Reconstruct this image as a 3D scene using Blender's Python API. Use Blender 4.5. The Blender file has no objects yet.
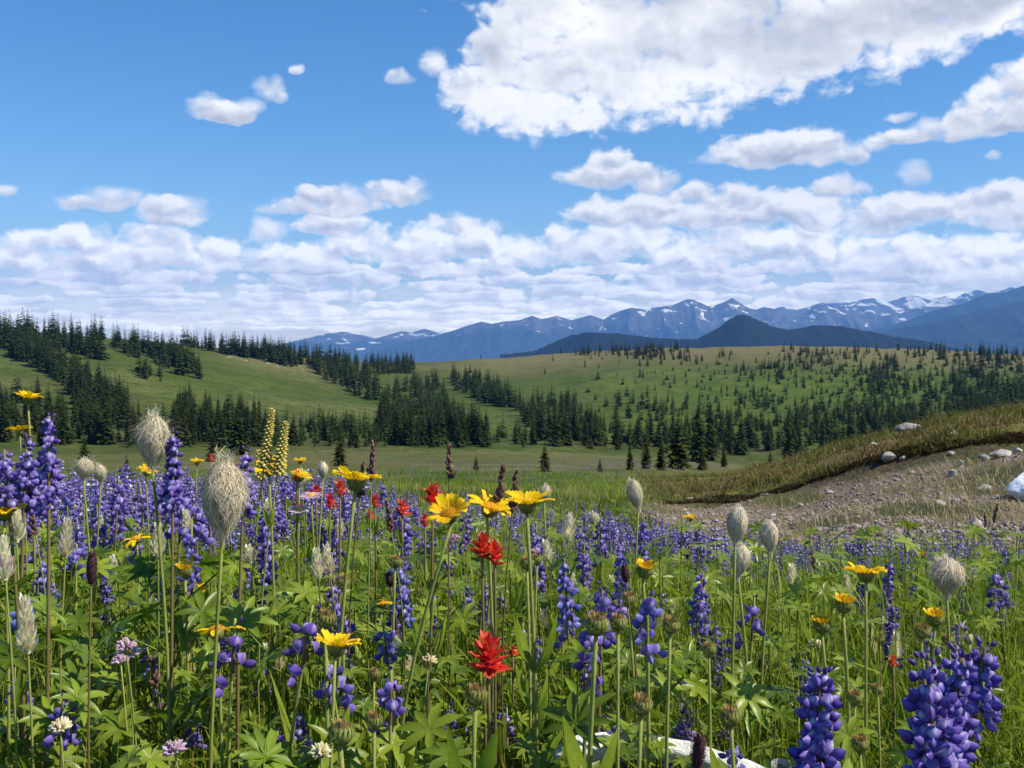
import bpy, math, random
import numpy as np
from mathutils import Vector, Matrix, Euler

RNG = np.random.default_rng(11)
random.seed(5)
PI = math.pi
SC = bpy.context.scene
COL = SC.collection

# ---------------------------------------------------------------- camera model
F, CX, CY, HOR = 1000.0, 512.0, 384.0, 335.0
PITCH = math.atan((CY - HOR) / F)
CP, SP = math.cos(PITCH), math.sin(PITCH)
CZ = 0.85                                   # eye height above the meadow at the photographer's feet


def sight(x, y, Y):
    """point at ground distance Y seen in the direction of photo pixel (x, y)"""
    a, b = (x - CX) / F, (CY - y) / F
    t = Y / (CP + b * SP)
    return np.array([a * t, Y, CZ + (-SP + b * CP) * t])


def proj(X, Y, Z):
    z = Z - CZ
    d = Y * CP - z * SP
    return CX + F * X / d, CY - F * (Y * SP + z * CP) / d


cam_data = bpy.data.cameras.new('camera')
cam = bpy.data.objects.new('camera', cam_data)
COL.objects.link(cam)
cam.location = (0, 0, CZ)
cam.rotation_euler = (PI / 2 - PITCH, 0, 0)
cam_data.sensor_width = 36
cam_data.lens = F / 1024 * 36
cam_data.clip_start = 0.02
cam_data.clip_end = 200000
SC.camera = cam
SC.view_settings.view_transform = 'Standard'
SC.view_settings.look = 'None'
SC.view_settings.exposure = 0.46
SC.view_settings.gamma = 1
SC.render.engine = 'CYCLES'
cy = SC.cycles
cy.use_denoising = True
try:
    cy.denoiser = 'OPENIMAGEDENOISE'
    cy.denoising_prefilter = 'ACCURATE'
except Exception:
    pass
cy.max_bounces = 6
cy.diffuse_bounces = 3
cy.glossy_bounces = 2
cy.transmission_bounces = 4
cy.transparent_max_bounces = 4
cy.volume_bounces = 0
cy.caustics_reflective = False
cy.caustics_refractive = False


# ---------------------------------------------------------------- noise
def _hash(ix, iy, seed):
    n = (ix.astype(np.int64) * 374761393 + iy.astype(np.int64) * 668265263 + seed * 1442695041) & 0xFFFFFFFF
    n = ((n ^ (n >> 13)) * 1274126177) & 0xFFFFFFFF
    n = n ^ (n >> 16)
    return (n & 0xFFFF) / 65535.0


def vnoise(x, y, seed=0):
    x = np.asarray(x, float); y = np.asarray(y, float)
    ix, iy = np.floor(x), np.floor(y)
    fx, fy = x - ix, y - iy
    fx = fx * fx * fx * (fx * (fx * 6 - 15) + 10)
    fy = fy * fy * fy * (fy * (fy * 6 - 15) + 10)
    a, b = _hash(ix, iy, seed), _hash(ix + 1, iy, seed)
    c, d = _hash(ix, iy + 1, seed), _hash(ix + 1, iy + 1, seed)
    return (a + (b - a) * fx) * (1 - fy) + (c + (d - c) * fx) * fy


def fbm(x, y, oct=5, seed=0, ridged=False):
    s, amp, tot = 0, 1.0, 0.0
    x = np.asarray(x, float); y = np.asarray(y, float)
    for k in range(oct):
        n = vnoise(x, y, seed + k * 17)
        if ridged:
            n = 1 - np.abs(2 * n - 1)
        s = s + n * amp
        tot += amp
        amp *= 0.5
        x, y = x * 2.03 + 13.1, y * 2.03 + 7.7
    return s / tot


def sstep(e0, e1, x):
    t = np.clip((np.asarray(x, float) - e0) / (e1 - e0), 0, 1)
    return t * t * (3 - 2 * t)


# ---------------------------------------------------------------- monotone cubic interpolation
def pchip(xs, ys, xq):
    """xs (n), ys (n, m) -> (q, m)"""
    xs = np.asarray(xs, float); ys = np.asarray(ys, float)
    if ys.ndim == 1:
        return pchip(xs, ys[:, None], xq)[:, 0]
    h = np.diff(xs)[:, None]
    dl = np.diff(ys, axis=0) / h
    m = np.zeros_like(ys)
    w1 = 2 * h[1:] + h[:-1]
    w2 = h[1:] + 2 * h[:-1]
    with np.errstate(divide='ignore', invalid='ignore'):
        hm = (w1 + w2) / (w1 / dl[:-1] + w2 / dl[1:])
    m[1:-1] = np.where(dl[:-1] * dl[1:] > 0, hm, 0)
    m[0], m[-1] = dl[0], dl[-1]
    q = np.clip(np.asarray(xq, float), xs[0], xs[-1])
    i = np.clip(np.searchsorted(xs, q, side='right') - 1, 0, len(xs) - 2)
    t = ((q - xs[i]) / h[i, 0])[:, None]
    y0, y1, m0, m1 = ys[i], ys[i + 1], m[i] * h[i], m[i + 1] * h[i]
    return (2 * t**3 - 3 * t**2 + 1) * y0 + (t**3 - 2 * t**2 + t) * m0 + (-2 * t**3 + 3 * t**2) * y1 + (t**3 - t**2) * m1


# ---------------------------------------------------------------- mesh collector
class MB:
    def __init__(self):
        self.v, self.f, self.t, self.m, self.n = [], [], [], [], 0

    def add(self, verts, faces, tint=0.5, mat=0):
        """faces: list of arrays (k, 3) / (k, 4) or one such array, indices local to verts"""
        verts = np.asarray(verts, np.float32).reshape(-1, 3)
        if isinstance(faces, np.ndarray):
            faces = [faces]
        for f in faces:
            f = np.asarray(f, np.int64)
            if len(f):
                self.f.append((f + self.n, mat))
        t = np.broadcast_to(np.asarray(tint, np.float32), (len(verts),))
        self.v.append(verts); self.t.append(t)
        self.n += len(verts)
        return self

    def merge(self, other, M=None, tint=None, scale=1.0):
        """append another collector through a 4x4 numpy matrix"""
        v = np.concatenate(other.v) * scale
        if M is not None:
            v = v @ M[:3, :3].T + M[:3, 3]
        base = self.n
        self.v.append(v.astype(np.float32))
        t = np.concatenate(other.t)
        self.t.append(t if tint is None else np.clip(t + tint, 0, 1).astype(np.float32))
        for f, m in other.f:
            self.f.append((f + base, m))
        self.n += len(v)

    def mesh(self, name, mats, smooth=True):
        me = bpy.data.meshes.new(name)
        v = np.concatenate(self.v)
        me.vertices.add(len(v))
        me.vertices.foreach_set('co', v.ravel())
        loops = np.concatenate([f.ravel() for f, _ in self.f])
        tot = np.concatenate([np.full(len(f), f.shape[1]) for f, _ in self.f])
        mi = np.concatenate([np.full(len(f), m) for f, m in self.f])
        me.loops.add(len(loops))
        me.loops.foreach_set('vertex_index', loops.astype(np.int32))
        me.polygons.add(len(tot))
        st = np.concatenate([[0], np.cumsum(tot)[:-1]])
        me.polygons.foreach_set('loop_start', st.astype(np.int32))
        try:
            me.polygons.foreach_set('loop_total', tot.astype(np.int32))
        except Exception:
            pass
        me.polygons.foreach_set('material_index', mi.astype(np.int32))
        me.polygons.foreach_set('use_smooth', np.full(len(tot), smooth, dtype=bool))
        at = me.attributes.new('tint', 'FLOAT', 'POINT')
        at.data.foreach_set('value', np.concatenate(self.t).astype(np.float32))
        for m in (mats if isinstance(mats, (list, tuple)) else [mats]):
            me.materials.append(m)
        me.update(calc_edges=True)
        me.validate()
        return me


def link(name, me, parent=None):
    o = bpy.data.objects.new(name, me)
    COL.objects.link(o)
    if parent is not None:
        o.parent = parent
    return o


def tag(o, label=None, cat=None, group=None, kind=None):
    if label: o['label'] = label
    if cat: o['category'] = cat
    if group: o['group'] = group
    if kind: o['kind'] = kind
    return o


def empty(name, loc, rz=0.0, s=1.0):
    o = bpy.data.objects.new(name, None)
    o.empty_display_size = 0.05
    COL.objects.link(o)
    o.location = loc
    o.rotation_euler = (0, 0, rz)
    o.scale = (s, s, s)
    return o


KIDS = {}


def child(name, me, parent):
    o = link(name, me, parent)
    KIDS.setdefault(parent.name, []).append(o)
    return o


def copy_tree(o, parent=None):
    c = o.copy()
    COL.objects.link(c)
    if parent is not None:
        c.parent = parent
    for ch in KIDS.get(o.name, ()):
        KIDS.setdefault(c.name, []).append(copy_tree(ch, c))
    return c


# ---------------------------------------------------------------- shape helpers (numpy, local space)
def unit(v):
    v = np.asarray(v, float)
    return v / (np.linalg.norm(v, axis=-1, keepdims=True) + 1e-12)


def grid_faces(nu, nv, closed=False):
    """quads of a (nu rings) x (nv points) lattice"""
    i, j = np.meshgrid(np.arange(nu - 1), np.arange(nv if closed else nv - 1), indexing='ij')
    i, j = i.ravel(), j.ravel()
    k = (j + 1) % nv
    return np.stack([i * nv + j, i * nv + k, (i + 1) * nv + k, (i + 1) * nv + j], 1)


def frames(P):
    P = np.asarray(P, float)
    T = unit(np.gradient(P, axis=0))
    ref = np.array([1.0, 0, 0]) if abs(T[0][0]) < 0.9 else np.array([0, 1.0, 0])
    A = unit(np.cross(T, ref)); B = np.cross(T, A)
    return T, A, B


def tube(mb, P, R, sides=6, tint=0.5, mat=0, cap=True):
    P = np.asarray(P, float)
    R = np.broadcast_to(np.asarray(R, float), (len(P),))
    T, A, B = frames(P)
    th = np.arange(sides) * 2 * PI / sides
    V = P[:, None] + R[:, None, None] * (np.cos(th)[None, :, None] * A[:, None] + np.sin(th)[None, :, None] * B[:, None])
    fs = [grid_faces(len(P), sides, True)]
    V = V.reshape(-1, 3)
    if cap:
        n = len(V)
        V = np.concatenate([V, P[-1:] + T[-1:] * R[-1] * 0.5])
        j = np.arange(sides)
        fs.append(np.stack([(len(P) - 1) * sides + j, (len(P) - 1) * sides + (j + 1) % sides, np.full(sides, n)], 1))
    if np.ndim(tint):
        tt = np.repeat(tint, sides)
        tint = np.concatenate([tt, tint[-1:]]) if cap else tt
    mb.add(V, fs, tint, mat)


def ribbon(mb, P, W, side, fold=0.0, tint=0.5, mat=0):
    """leaf-like strip: three points across, mid line sunk by fold * width"""
    P = np.asarray(P, float); W = np.asarray(W, float)
    S = unit(np.broadcast_to(np.asarray(side, float), P.shape))
    T = unit(np.gradient(P, axis=0))
    N = unit(np.cross(T, S))
    V = np.stack([P - S * W[:, None] / 2, P - N * (fold * W)[:, None], P + S * W[:, None] / 2], 1)
    t = np.repeat(tint, 3) if np.ndim(tint) else tint
    mb.add(V.reshape(-1, 3), grid_faces(len(P), 3), t, mat)


def lathe(mb, prof, seg=12, tint=0.5, mat=0):
    prof = np.asarray(prof, float)
    th = np.arange(seg) * 2 * PI / seg
    V = np.stack([prof[:, 0, None] * np.cos(th), prof[:, 0, None] * np.sin(th), np.repeat(prof[:, 1, None], seg, 1)], 2)
    t = np.repeat(tint, seg) if np.ndim(tint) else tint
    mb.add(V.reshape(-1, 3), grid_faces(len(prof), seg, True), t, mat)


def rotm(axis, ang):
    return np.array(Matrix.Rotation(ang, 4, Vector(axis)))


def mat4(loc=(0, 0, 0), rz=0.0, ry=0.0, rx=0.0, s=1.0):
    M = np.array(Matrix.Translation(Vector(loc)) @ Euler((rx, ry, rz), 'XYZ').to_matrix().to_4x4())
    M[:3, :3] *= s
    return M


def align(d, spin=0.0):
    """rotation taking +Z to direction d"""
    q = Vector((0, 0, 1)).rotation_difference(Vector(d))
    return np.array((q.to_matrix() @ Matrix.Rotation(spin, 3, 'Z')).to_4x4())


def blades(base, ang, h, lean, w, K=4, shape='blade', tint=None, bend=2.0):
    """many blades or leaves as arrays; base (N, 3)"""
    N = len(base)
    s = np.linspace(0, 1, K + 1)[:-1]
    if shape == 'blade':
        prof = (1 - s) ** 0.6
    else:
        prof = np.sin(PI * np.clip(s, 0.04, 1) ** 0.75) + 0.06
    d = np.stack([np.cos(ang), np.sin(ang), np.zeros(N)], 1)
    tw = ang + RNG.uniform(-0.9, 0.9, N)
    sd = np.stack([-np.sin(tw), np.cos(tw), np.zeros(N)], 1)

    def pos(q):
        return base[:, None] + d[:, None] * (h * lean)[:, None, None] * (q ** bend)[None, :, None] + \
            np.array([0, 0, 1.0]) * (h[:, None] * (q[None] - 0.35 * np.clip(lean, 0, 1.5)[:, None] * q[None] ** 2))[:, :, None]
    C = pos(s)
    L = C - sd[:, None] * (w[:, None] * prof[None])[:, :, None] / 2
    R = C + sd[:, None] * (w[:, None] * prof[None])[:, :, None] / 2
    tip = pos(np.array([1.0]))
    V = np.concatenate([np.stack([L, R], 2).reshape(N, 2 * K, 3), tip], 1)
    nv = 2 * K + 1
    q = np.array([[2 * k, 2 * k + 1, 2 * k + 3, 2 * k + 2] for k in range(K - 1)])
    o = (np.arange(N) * nv)[:, None, None]
    quads = (q[None] + o).reshape(-1, 4)
    tris = (np.array([[2 * K - 2, 2 * K - 1, 2 * K]])[None] + o).reshape(-1, 3)
    t = RNG.random(N) if tint is None else tint
    return V.reshape(-1, 3), [quads, tris], np.repeat(t, nv)
# ---------------------------------------------------------------- materials
class NT:
    """small helper for building node trees"""
    def __init__(self, tree):
        self.t = tree; self.n = tree.nodes; self.l = tree.links

    def node(self, kind, **kw):
        n = self.n.new(kind)
        for k, v in kw.items():
            setattr(n, k, v)
        return n

    def put(self, sock, v):
        if v is None:
            return
        if hasattr(v, 'is_output') or isinstance(v, bpy.types.NodeSocket):
            self.l.new(v, sock)
        else:
            sock.default_value = v

    def math(self, op, a, b=None, c=None, clamp=False):
        n = self.node('ShaderNodeMath', operation=op, use_clamp=clamp)
        for s, v in zip(n.inputs, (a, b, c)):
            self.put(s, v)
        return n.outputs[0]

    def vmath(self, op, a, b=None, scale=None):
        n = self.node('ShaderNodeVectorMath', operation=op)
        self.put(n.inputs[0], a); self.put(n.inputs[1], b)
        if scale is not None:
            self.put(n.inputs['Scale'], scale)
        return n.outputs[0]

    def mix(self, fac, a, b, kind='MIX'):
        n = self.node('ShaderNodeMix', data_type='RGBA', blend_type=kind)
        self.put(n.inputs[0], fac); self.put(n.inputs[6], a); self.put(n.inputs[7], b)
        return n.outputs[2]

    def noise(self, vec, scale, detail=4, rough=0.55, dist=0.0, out=0):
        n = self.node('ShaderNodeTexNoise')
        self.put(n.inputs['Vector'], vec); self.put(n.inputs['Scale'], scale)
        n.inputs['Detail'].default_value = detail
        n.inputs['Roughness'].default_value = rough
        n.inputs['Distortion'].default_value = dist
        return n.outputs[out]

    def noise2(self, *a, **k):
        o = self.noise(*a, **k)
        o.node.noise_dimensions = '2D'
        return o

    def step(self, v, lo, hi, a=0.0, b=1.0):
        n = self.node('ShaderNodeMapRange', interpolation_type='SMOOTHSTEP')
        self.put(n.inputs[0], v); self.put(n.inputs[1], lo); self.put(n.inputs[2], hi)
        n.inputs[3].default_value = a; n.inputs[4].default_value = b
        return n.outputs[0]

    def attr(self, name, out='Fac'):
        return self.node('ShaderNodeAttribute', attribute_name=name).outputs[out]


def C4(c):
    return (c[0], c[1], c[2], 1.0)


def new_mat(name):
    m = bpy.data.materials.new(name)
    m.use_nodes = True
    t = NT(m.node_tree)
    t.n.clear()
    out = t.node('ShaderNodeOutputMaterial')
    return m, t, out


def leaf_mat(name, c1, c2, trans=0.35, rough=0.5, spec=0.35, speck=None, back=1.25, scale=90):
    """thin plant tissue: colour runs c1 -> c2 with the mesh's own 'tint', light passes through"""
    m, t, out = new_mat(name)
    ob = t.node('ShaderNodeObjectInfo').outputs['Random']
    col = t.mix(t.attr('tint'), C4(c1), C4(c2))
    tc = t.node('ShaderNodeTexCoord').outputs['Object']
    nz = t.noise(tc, scale, 3)
    hv = t.node('ShaderNodeHueSaturation')
    t.put(hv.inputs['Hue'], t.math('MULTIPLY_ADD', ob, 0.024, 0.488))
    t.put(hv.inputs['Value'], t.math('MULTIPLY_ADD', nz, 0.7, 0.65))
    t.put(hv.inputs['Color'], col)
    col = hv.outputs[0]
    if speck:
        col = t.mix(t.step(t.noise(tc, scale * 0.7, 2), 0.58, 0.72), col, C4(speck))
    p = t.node('ShaderNodeBsdfPrincipled')
    t.put(p.inputs['Base Color'], col)
    p.inputs['Roughness'].default_value = rough
    p.inputs['Specular IOR Level'].default_value = spec
    if trans:
        tr = t.node('ShaderNodeBsdfTranslucent')
        t.put(tr.inputs['Color'], t.mix(1.0, col, (back, back, back * 0.8, 1), 'MULTIPLY'))
        mx = t.node('ShaderNodeMixShader')
        mx.inputs[0].default_value = trans
        t.l.new(p.outputs[0], mx.inputs[1]); t.l.new(tr.outputs[0], mx.inputs[2])
        t.l.new(mx.outputs[0], out.inputs[0])
    else:
        t.l.new(p.outputs[0], out.inputs[0])
    return m


M = {}
M['grass'] = leaf_mat('grass_blade', (0.068, 0.124, 0.006), (0.34, 0.405, 0.03), 0.42, 0.5, 0.2)
M['straw'] = leaf_mat('dry_straw', (0.34, 0.25, 0.12), (0.50, 0.42, 0.26), 0.3, 0.6, 0.3)
M['leaf'] = leaf_mat('meadow_leaf', (0.064, 0.124, 0.006), (0.26, 0.345, 0.020), 0.40, 0.36, 0.35)
M['leaf_pale'] = leaf_mat('arnica_leaf', (0.11, 0.18, 0.012), (0.28, 0.36, 0.04), 0.40, 0.5, 0.2)
M['leaf_lupine'] = leaf_mat('lupine_leaf', (0.064, 0.124, 0.009), (0.25, 0.335, 0.030), 0.38, 0.36, 0.35)
M['stem'] = leaf_mat('green_stem', (0.17, 0.22, 0.03), (0.40, 0.42, 0.12), 0.25, 0.6, 0.1)
M['stem_red'] = leaf_mat('reddish_stem', (0.12, 0.07, 0.03), (0.24, 0.18, 0.07), 0.15, 0.5, 0.3)
M['yellow'] = leaf_mat('yellow_petal', (0.90, 0.50, 0.005), (0.95, 0.66, 0.012), 0.38, 0.5, 0.25, back=1.05)
M['disc'] = leaf_mat('orange_disc', (0.50, 0.19, 0.01), (0.85, 0.46, 0.02), 0.15, 0.7, 0.2, scale=400)
M['calyx'] = leaf_mat('hairy_calyx', (0.13, 0.15, 0.03), (0.34, 0.35, 0.10), 0.25, 0.7, 0.2, scale=300)
M['tuft'] = leaf_mat('withered_tuft', (0.26, 0.16, 0.05), (0.52, 0.38, 0.16), 0.2, 0.8, 0.1, scale=500)
M['violet'] = leaf_mat('lupine_wing', (0.075, 0.034, 0.31), (0.29, 0.21, 0.64), 0.30, 0.45, 0.35, back=1.1, scale=120)
M['banner'] = leaf_mat('lupine_banner', (0.15, 0.085, 0.46), (0.74, 0.70, 0.88), 0.30, 0.45, 0.35, back=1.1, scale=120)
M['blue'] = leaf_mat('lupine_blue_wing', (0.085, 0.08, 0.42), (0.24, 0.24, 0.70), 0.30, 0.45, 0.35, back=1.1, scale=120)
M['bud_violet'] = leaf_mat('lupine_bud', (0.06, 0.03, 0.16), (0.22, 0.13, 0.50), 0.2, 0.5, 0.3)
M['red'] = leaf_mat('red_bract', (0.68, 0.024, 0.014), (0.92, 0.14, 0.09), 0.35, 0.45, 0.35, back=1.05)
M['cream'] = leaf_mat('cream_bract', (0.74, 0.66, 0.36), (0.92, 0.87, 0.72), 0.40, 0.55, 0.25, back=1.0)
M['pinkish'] = leaf_mat('pink_petal', (0.52, 0.30, 0.42), (0.74, 0.60, 0.72), 0.35, 0.55, 0.25, back=1.0)
M['lousewort'] = leaf_mat('pale_yellow_floret', (0.45, 0.36, 0.08), (0.76, 0.62, 0.20), 0.3, 0.55, 0.25, back=1.0)
M['plume'] = leaf_mat('seed_plume_hair', (0.50, 0.41, 0.28), (0.88, 0.81, 0.68), 0.45, 0.6, 0.25, back=1.1)
M['rust'] = leaf_mat('rust_capsule', (0.065, 0.022, 0.022), (0.21, 0.10, 0.08), 0.15, 0.55, 0.35)
M['burnet'] = leaf_mat('dark_spike', (0.045, 0.014, 0.02), (0.13, 0.055, 0.06), 0.1, 0.7, 0.25, scale=300)
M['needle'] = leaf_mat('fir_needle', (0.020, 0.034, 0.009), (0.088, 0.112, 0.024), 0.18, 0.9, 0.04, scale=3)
M['turf'] = leaf_mat('yellow_turf', (0.10, 0.105, 0.022), (0.21, 0.20, 0.05), 0.25, 0.6, 0.1)
M['heather'] = leaf_mat('heath_shoot', (0.075, 0.045, 0.018), (0.17, 0.115, 0.045), 0.2, 0.6, 0.2)


def rock_mat(name, c1, c2, c3, scale=6, rough=0.85, bump=0.6):
    m, t, out = new_mat(name)
    tc = t.node('ShaderNodeTexCoord').outputs['Object']
    n1, n2 = t.noise(tc, scale, 6, 0.62), t.noise(tc, scale * 4.3, 5, 0.6)
    col = t.mix(t.step(n1, 0.36, 0.64), C4(c1), C4(c2))
    col = t.mix(t.step(n2, 0.55, 0.72), col, C4(c3))
    col = t.mix(0.6, col, t.mix(t.attr('tint'), (0.45, 0.45, 0.45, 1), (1.4, 1.4, 1.4, 1)), 'MULTIPLY')
    p = t.node('ShaderNodeBsdfPrincipled')
    t.put(p.inputs['Base Color'], col)
    p.inputs['Roughness'].default_value = rough
    b = t.node('ShaderNodeBump')
    b.inputs['Strength'].default_value = bump
    b.inputs['Distance'].default_value = 0.03
    t.put(b.inputs['Height'], t.noise(tc, scale * 3, 8, 0.65))
    t.l.new(b.outputs[0], p.inputs['Normal'])
    t.l.new(p.outputs[0], out.inputs[0])
    return m


M['rock'] = rock_mat('grey_rock', (0.20, 0.185, 0.165), (0.36, 0.34, 0.31), (0.10, 0.095, 0.085))
M['rock_white'] = rock_mat('white_quartz_rock', (0.74, 0.75, 0.78), (0.84, 0.85, 0.88), (0.50, 0.52, 0.58), 4, 0.7)
M['rock_pale'] = rock_mat('pale_rock', (0.34, 0.31, 0.28), (0.50, 0.47, 0.43), (0.22, 0.19, 0.16))
M['pebble'] = rock_mat('gravel_stone', (0.19, 0.145, 0.115), (0.36, 0.30, 0.255), (0.12, 0.085, 0.065), 14)
M['bleached'] = rock_mat('bleached_wood', (0.62, 0.60, 0.56), (0.76, 0.74, 0.70), (0.40, 0.37, 0.33), 18, 0.7)
M['bark'] = rock_mat('fir_bark', (0.09, 0.07, 0.055), (0.16, 0.13, 0.105), (0.05, 0.04, 0.03), 5)

# ---------------------------------------------------------------- terrain material
def terrain_mat():
    m, t, out = new_mat('alpine_ground')
    P = t.node('ShaderNodeNewGeometry').outputs['Position']
    big = t.noise(P, 0.012, 5, 0.6)
    med = t.noise(P, 0.07, 5, 0.62)
    fin = t.noise(P, 0.9, 6, 0.7)
    mic = t.noise(P, 14.0, 5, 0.7)
    grass = t.mix(t.step(med, 0.34, 0.68), (0.047, 0.068, 0.009, 1), (0.090, 0.104, 0.018, 1))
    grass = t.mix(t.step(big, 0.45, 0.62), grass, (0.150, 0.150, 0.050, 1))
    grass = t.mix(t.step(t.noise(P, 0.028, 6, 0.72, 0.8), 0.50, 0.62), grass, (0.098, 0.078, 0.030, 1))
    grass = t.mix(t.step(fin, 0.44, 0.66), grass, (0.036, 0.060, 0.012, 1))
    lush = t.mix(t.step(med, 0.3, 0.7), (0.050, 0.082, 0.008, 1), (0.092, 0.122, 0.013, 1))
    grass = t.mix(t.attr('lush'), grass, lush)
    lushk = t.math('MULTIPLY', t.step(t.noise(P, 0.22, 6, 0.75), 0.48, 0.60), 0.75)
    grass = t.mix(lushk, grass, (0.034, 0.056, 0.010, 1))
    heath = t.mix(t.step(fin, 0.35, 0.7), (0.165, 0.135, 0.058, 1), (0.115, 0.125, 0.040, 1))
    heath = t.mix(t.step(med, 0.5, 0.68), heath, (0.150, 0.100, 0.055, 1))
    col = t.mix(t.math('MULTIPLY', t.attr('heath'), t.step(med, 0.25, 0.6, 0.45, 1.0)), grass, heath)
    yel = t.mix(t.step(fin, 0.4, 0.65), (0.165, 0.15, 0.04, 1), (0.105, 0.085, 0.03, 1))
    col = t.mix(t.attr('turf'), col, yel)
    soil = t.mix(t.step(mic, 0.35, 0.7), (0.060, 0.042, 0.026, 1), (0.125, 0.09, 0.055, 1))
    col = t.mix(t.attr('dirt'), col, soil)
    gr = t.mix(t.step(mic, 0.35, 0.62), (0.125, 0.085, 0.060, 1), (0.235, 0.18, 0.14, 1))
    gr = t.mix(t.step(fin, 0.46, 0.60), gr, (0.155, 0.13, 0.05, 1))
    col = t.mix(t.attr('gravel'), col, gr)
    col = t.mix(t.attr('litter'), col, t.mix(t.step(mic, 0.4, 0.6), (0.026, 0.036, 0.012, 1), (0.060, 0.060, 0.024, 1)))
    scree = t.step(t.math('ADD', t.noise(P, 0.35, 4, 0.7), t.math('MULTIPLY', t.attr('stony'), 0.30)), 0.74, 0.80)
    col = t.mix(scree, col, (0.36, 0.335, 0.30, 1))
    p = t.node('ShaderNodeBsdfPrincipled')
    t.put(p.inputs['Base Color'], col)
    p.inputs['Roughness'].default_value = 0.95
    p.inputs['Specular IOR Level'].default_value = 0.1
    b = t.node('ShaderNodeBump')
    b.inputs['Strength'].default_value = 0.55
    b.inputs['Distance'].default_value = 0.5
    t.put(b.inputs['Height'], t.math('ADD', fin, t.math('MULTIPLY', mic, 0.12)))
    t.l.new(b.outputs[0], p.inputs['Normal'])
    t.l.new(p.outputs[0], out.inputs[0])
    return m


def mountain_mat(name, forest, rock, rock2, snow_at, forest_top, scale):
    """scale: noise frequency per metre; snow_at: 0..1 how much snow (attribute 'rel' = share of the full height)"""
    m, t, out = new_mat(name)
    g = t.node('ShaderNodeNewGeometry')
    P = g.outputs['Position']
    nz = t.node('ShaderNodeSeparateXYZ')
    t.l.new(g.outputs['Normal'], nz.inputs[0])
    n1, n2 = t.noise(P, scale, 7, 0.62), t.noise(P, scale * 5, 6, 0.65)
    rel = t.attr('rel')
    rk = t.mix(t.step(n2, 0.36, 0.66), C4(rock), C4(rock2))
    fr = t.mix(t.step(n2, 0.4, 0.65), C4(forest), C4([c * 1.8 for c in forest]))
    col = t.mix(t.step(t.math('ADD', rel, t.math('MULTIPLY_ADD', n1, 0.6, -0.3)), forest_top - 0.08, forest_top + 0.08), fr, rk)
    if snow_at:
        streak = t.noise(t.vmath('MULTIPLY', P, (1.0, 1.0, 2.2)), scale * 2.6, 6, 0.58, 0.6)
        s = t.math('ADD', streak, t.math('MULTIPLY_ADD', rel, 0.22, t.math('MULTIPLY', nz.outputs['Z'], 0.10)))
        col = t.mix(t.step(s, 0.93 - snow_at, 0.975 - snow_at), col, (0.85, 0.87, 0.90, 1))
    p = t.node('ShaderNodeBsdfPrincipled')
    t.put(p.inputs['Base Color'], col)
    p.inputs['Roughness'].default_value = 0.9
    p.inputs['Specular IOR Level'].default_value = 0.1
    t.l.new(p.outputs[0], out.inputs[0])
    return m
# ---------------------------------------------------------------- terrain heights
def zpx(y, Y):
    return sight(CX, y, Y)[2]


def prof(near, far):
    return [(Y, CZ + z) for Y, z in near] + [(Y, zpx(y, Y)) for Y, y in far]


NEAR = [(0, -.85), (1, -.85), (2, -.88)]
NL = NEAR + [(3, -.98), (5, -1.25)]
NM = NEAR + [(3, -1.02), (5, -1.42)]
NR = NEAR + [(3, -1.05), (5, -1.48)]
LF = [(8, 541), (14, 513), (20, 500), (30, 486), (45, 474), (70, 464), (110, 456)]
END = [(1200, 470), (2600, 475)]
COLS = [
    (-500, prof(NL, LF + [(170, 446), (220, 425), (290, 375), (370, 330), (450, 300), (620, 320)] + END)),
    (0, prof(NL, LF + [(170, 446), (220, 421), (290, 385), (370, 352), (440, 331), (600, 350)] + END)),
    (105, prof(NL, LF + [(170, 447), (225, 422), (300, 388), (385, 355), (460, 338), (620, 358)] + END)),
    (200, prof(NL, LF + [(175, 447), (240, 422), (310, 395), (410, 362), (490, 347), (660, 362)] + END)),
    (290, prof(NL, LF + [(180, 447), (260, 424), (340, 402), (430, 372), (520, 354), (690, 368)] + END)),
    (400, prof(NL, LF + [(180, 447), (290, 424), (400, 398), (500, 378), (600, 364), (760, 373)] + END)),
    (512, prof(NM, [(8, 556), (14, 518), (20, 503), (30, 487), (45, 474), (70, 464), (110, 456), (185, 447), (300, 424), (420, 394), (530, 371), (640, 357), (800, 366)] + END)),
    (640, prof(NM, [(8, 572), (14, 523), (20, 507), (30, 490), (45, 475), (70, 466), (110, 459), (190, 450), (300, 422), (420, 389), (530, 363), (640, 350), (800, 360)] + END)),
    (700, prof(NR, [(8, 572), (14, 526), (20, 506), (21.5, 500), (28, 487), (40, 478), (70, 472), (110, 464), (190, 454), (300, 424), (420, 390), (530, 362), (640, 348), (800, 360)] + END)),
    (780, prof(NR, [(8, 566), (13, 525), (19, 499), (20.0, 486), (27, 469), (35, 464), (55, 474), (100, 472), (190, 458), (300, 424), (420, 391), (530, 361), (640, 346), (800, 360)] + END)),
    (896, prof(NR, [(8, 552), (12, 512), (18, 470), (19.0, 452), (26, 433), (36, 440), (60, 474), (110, 474), (190, 460), (300, 422), (420, 390), (530, 364), (640, 349), (800, 360)] + END)),
    (1024, prof(NR, [(8, 543), (12, 500), (17, 451), (18.0, 430), (25, 408), (36, 425), (60, 470), (110, 478), (190, 462), (300, 422), (420, 392), (540, 368), (650, 354), (800, 362)] + END)),
    (1500, prof(NR, [(8, 525), (12, 470), (16, 415), (17.2, 392), (25, 350), (40, 345), (70, 400), (110, 440), (190, 450), (300, 420), (420, 392), (540, 372), (650, 356), (800, 362)] + END)),
]
LNQ = np.linspace(0, math.log(2600 + 2.0) - math.log(2.0), 500)
TAB = []
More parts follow.
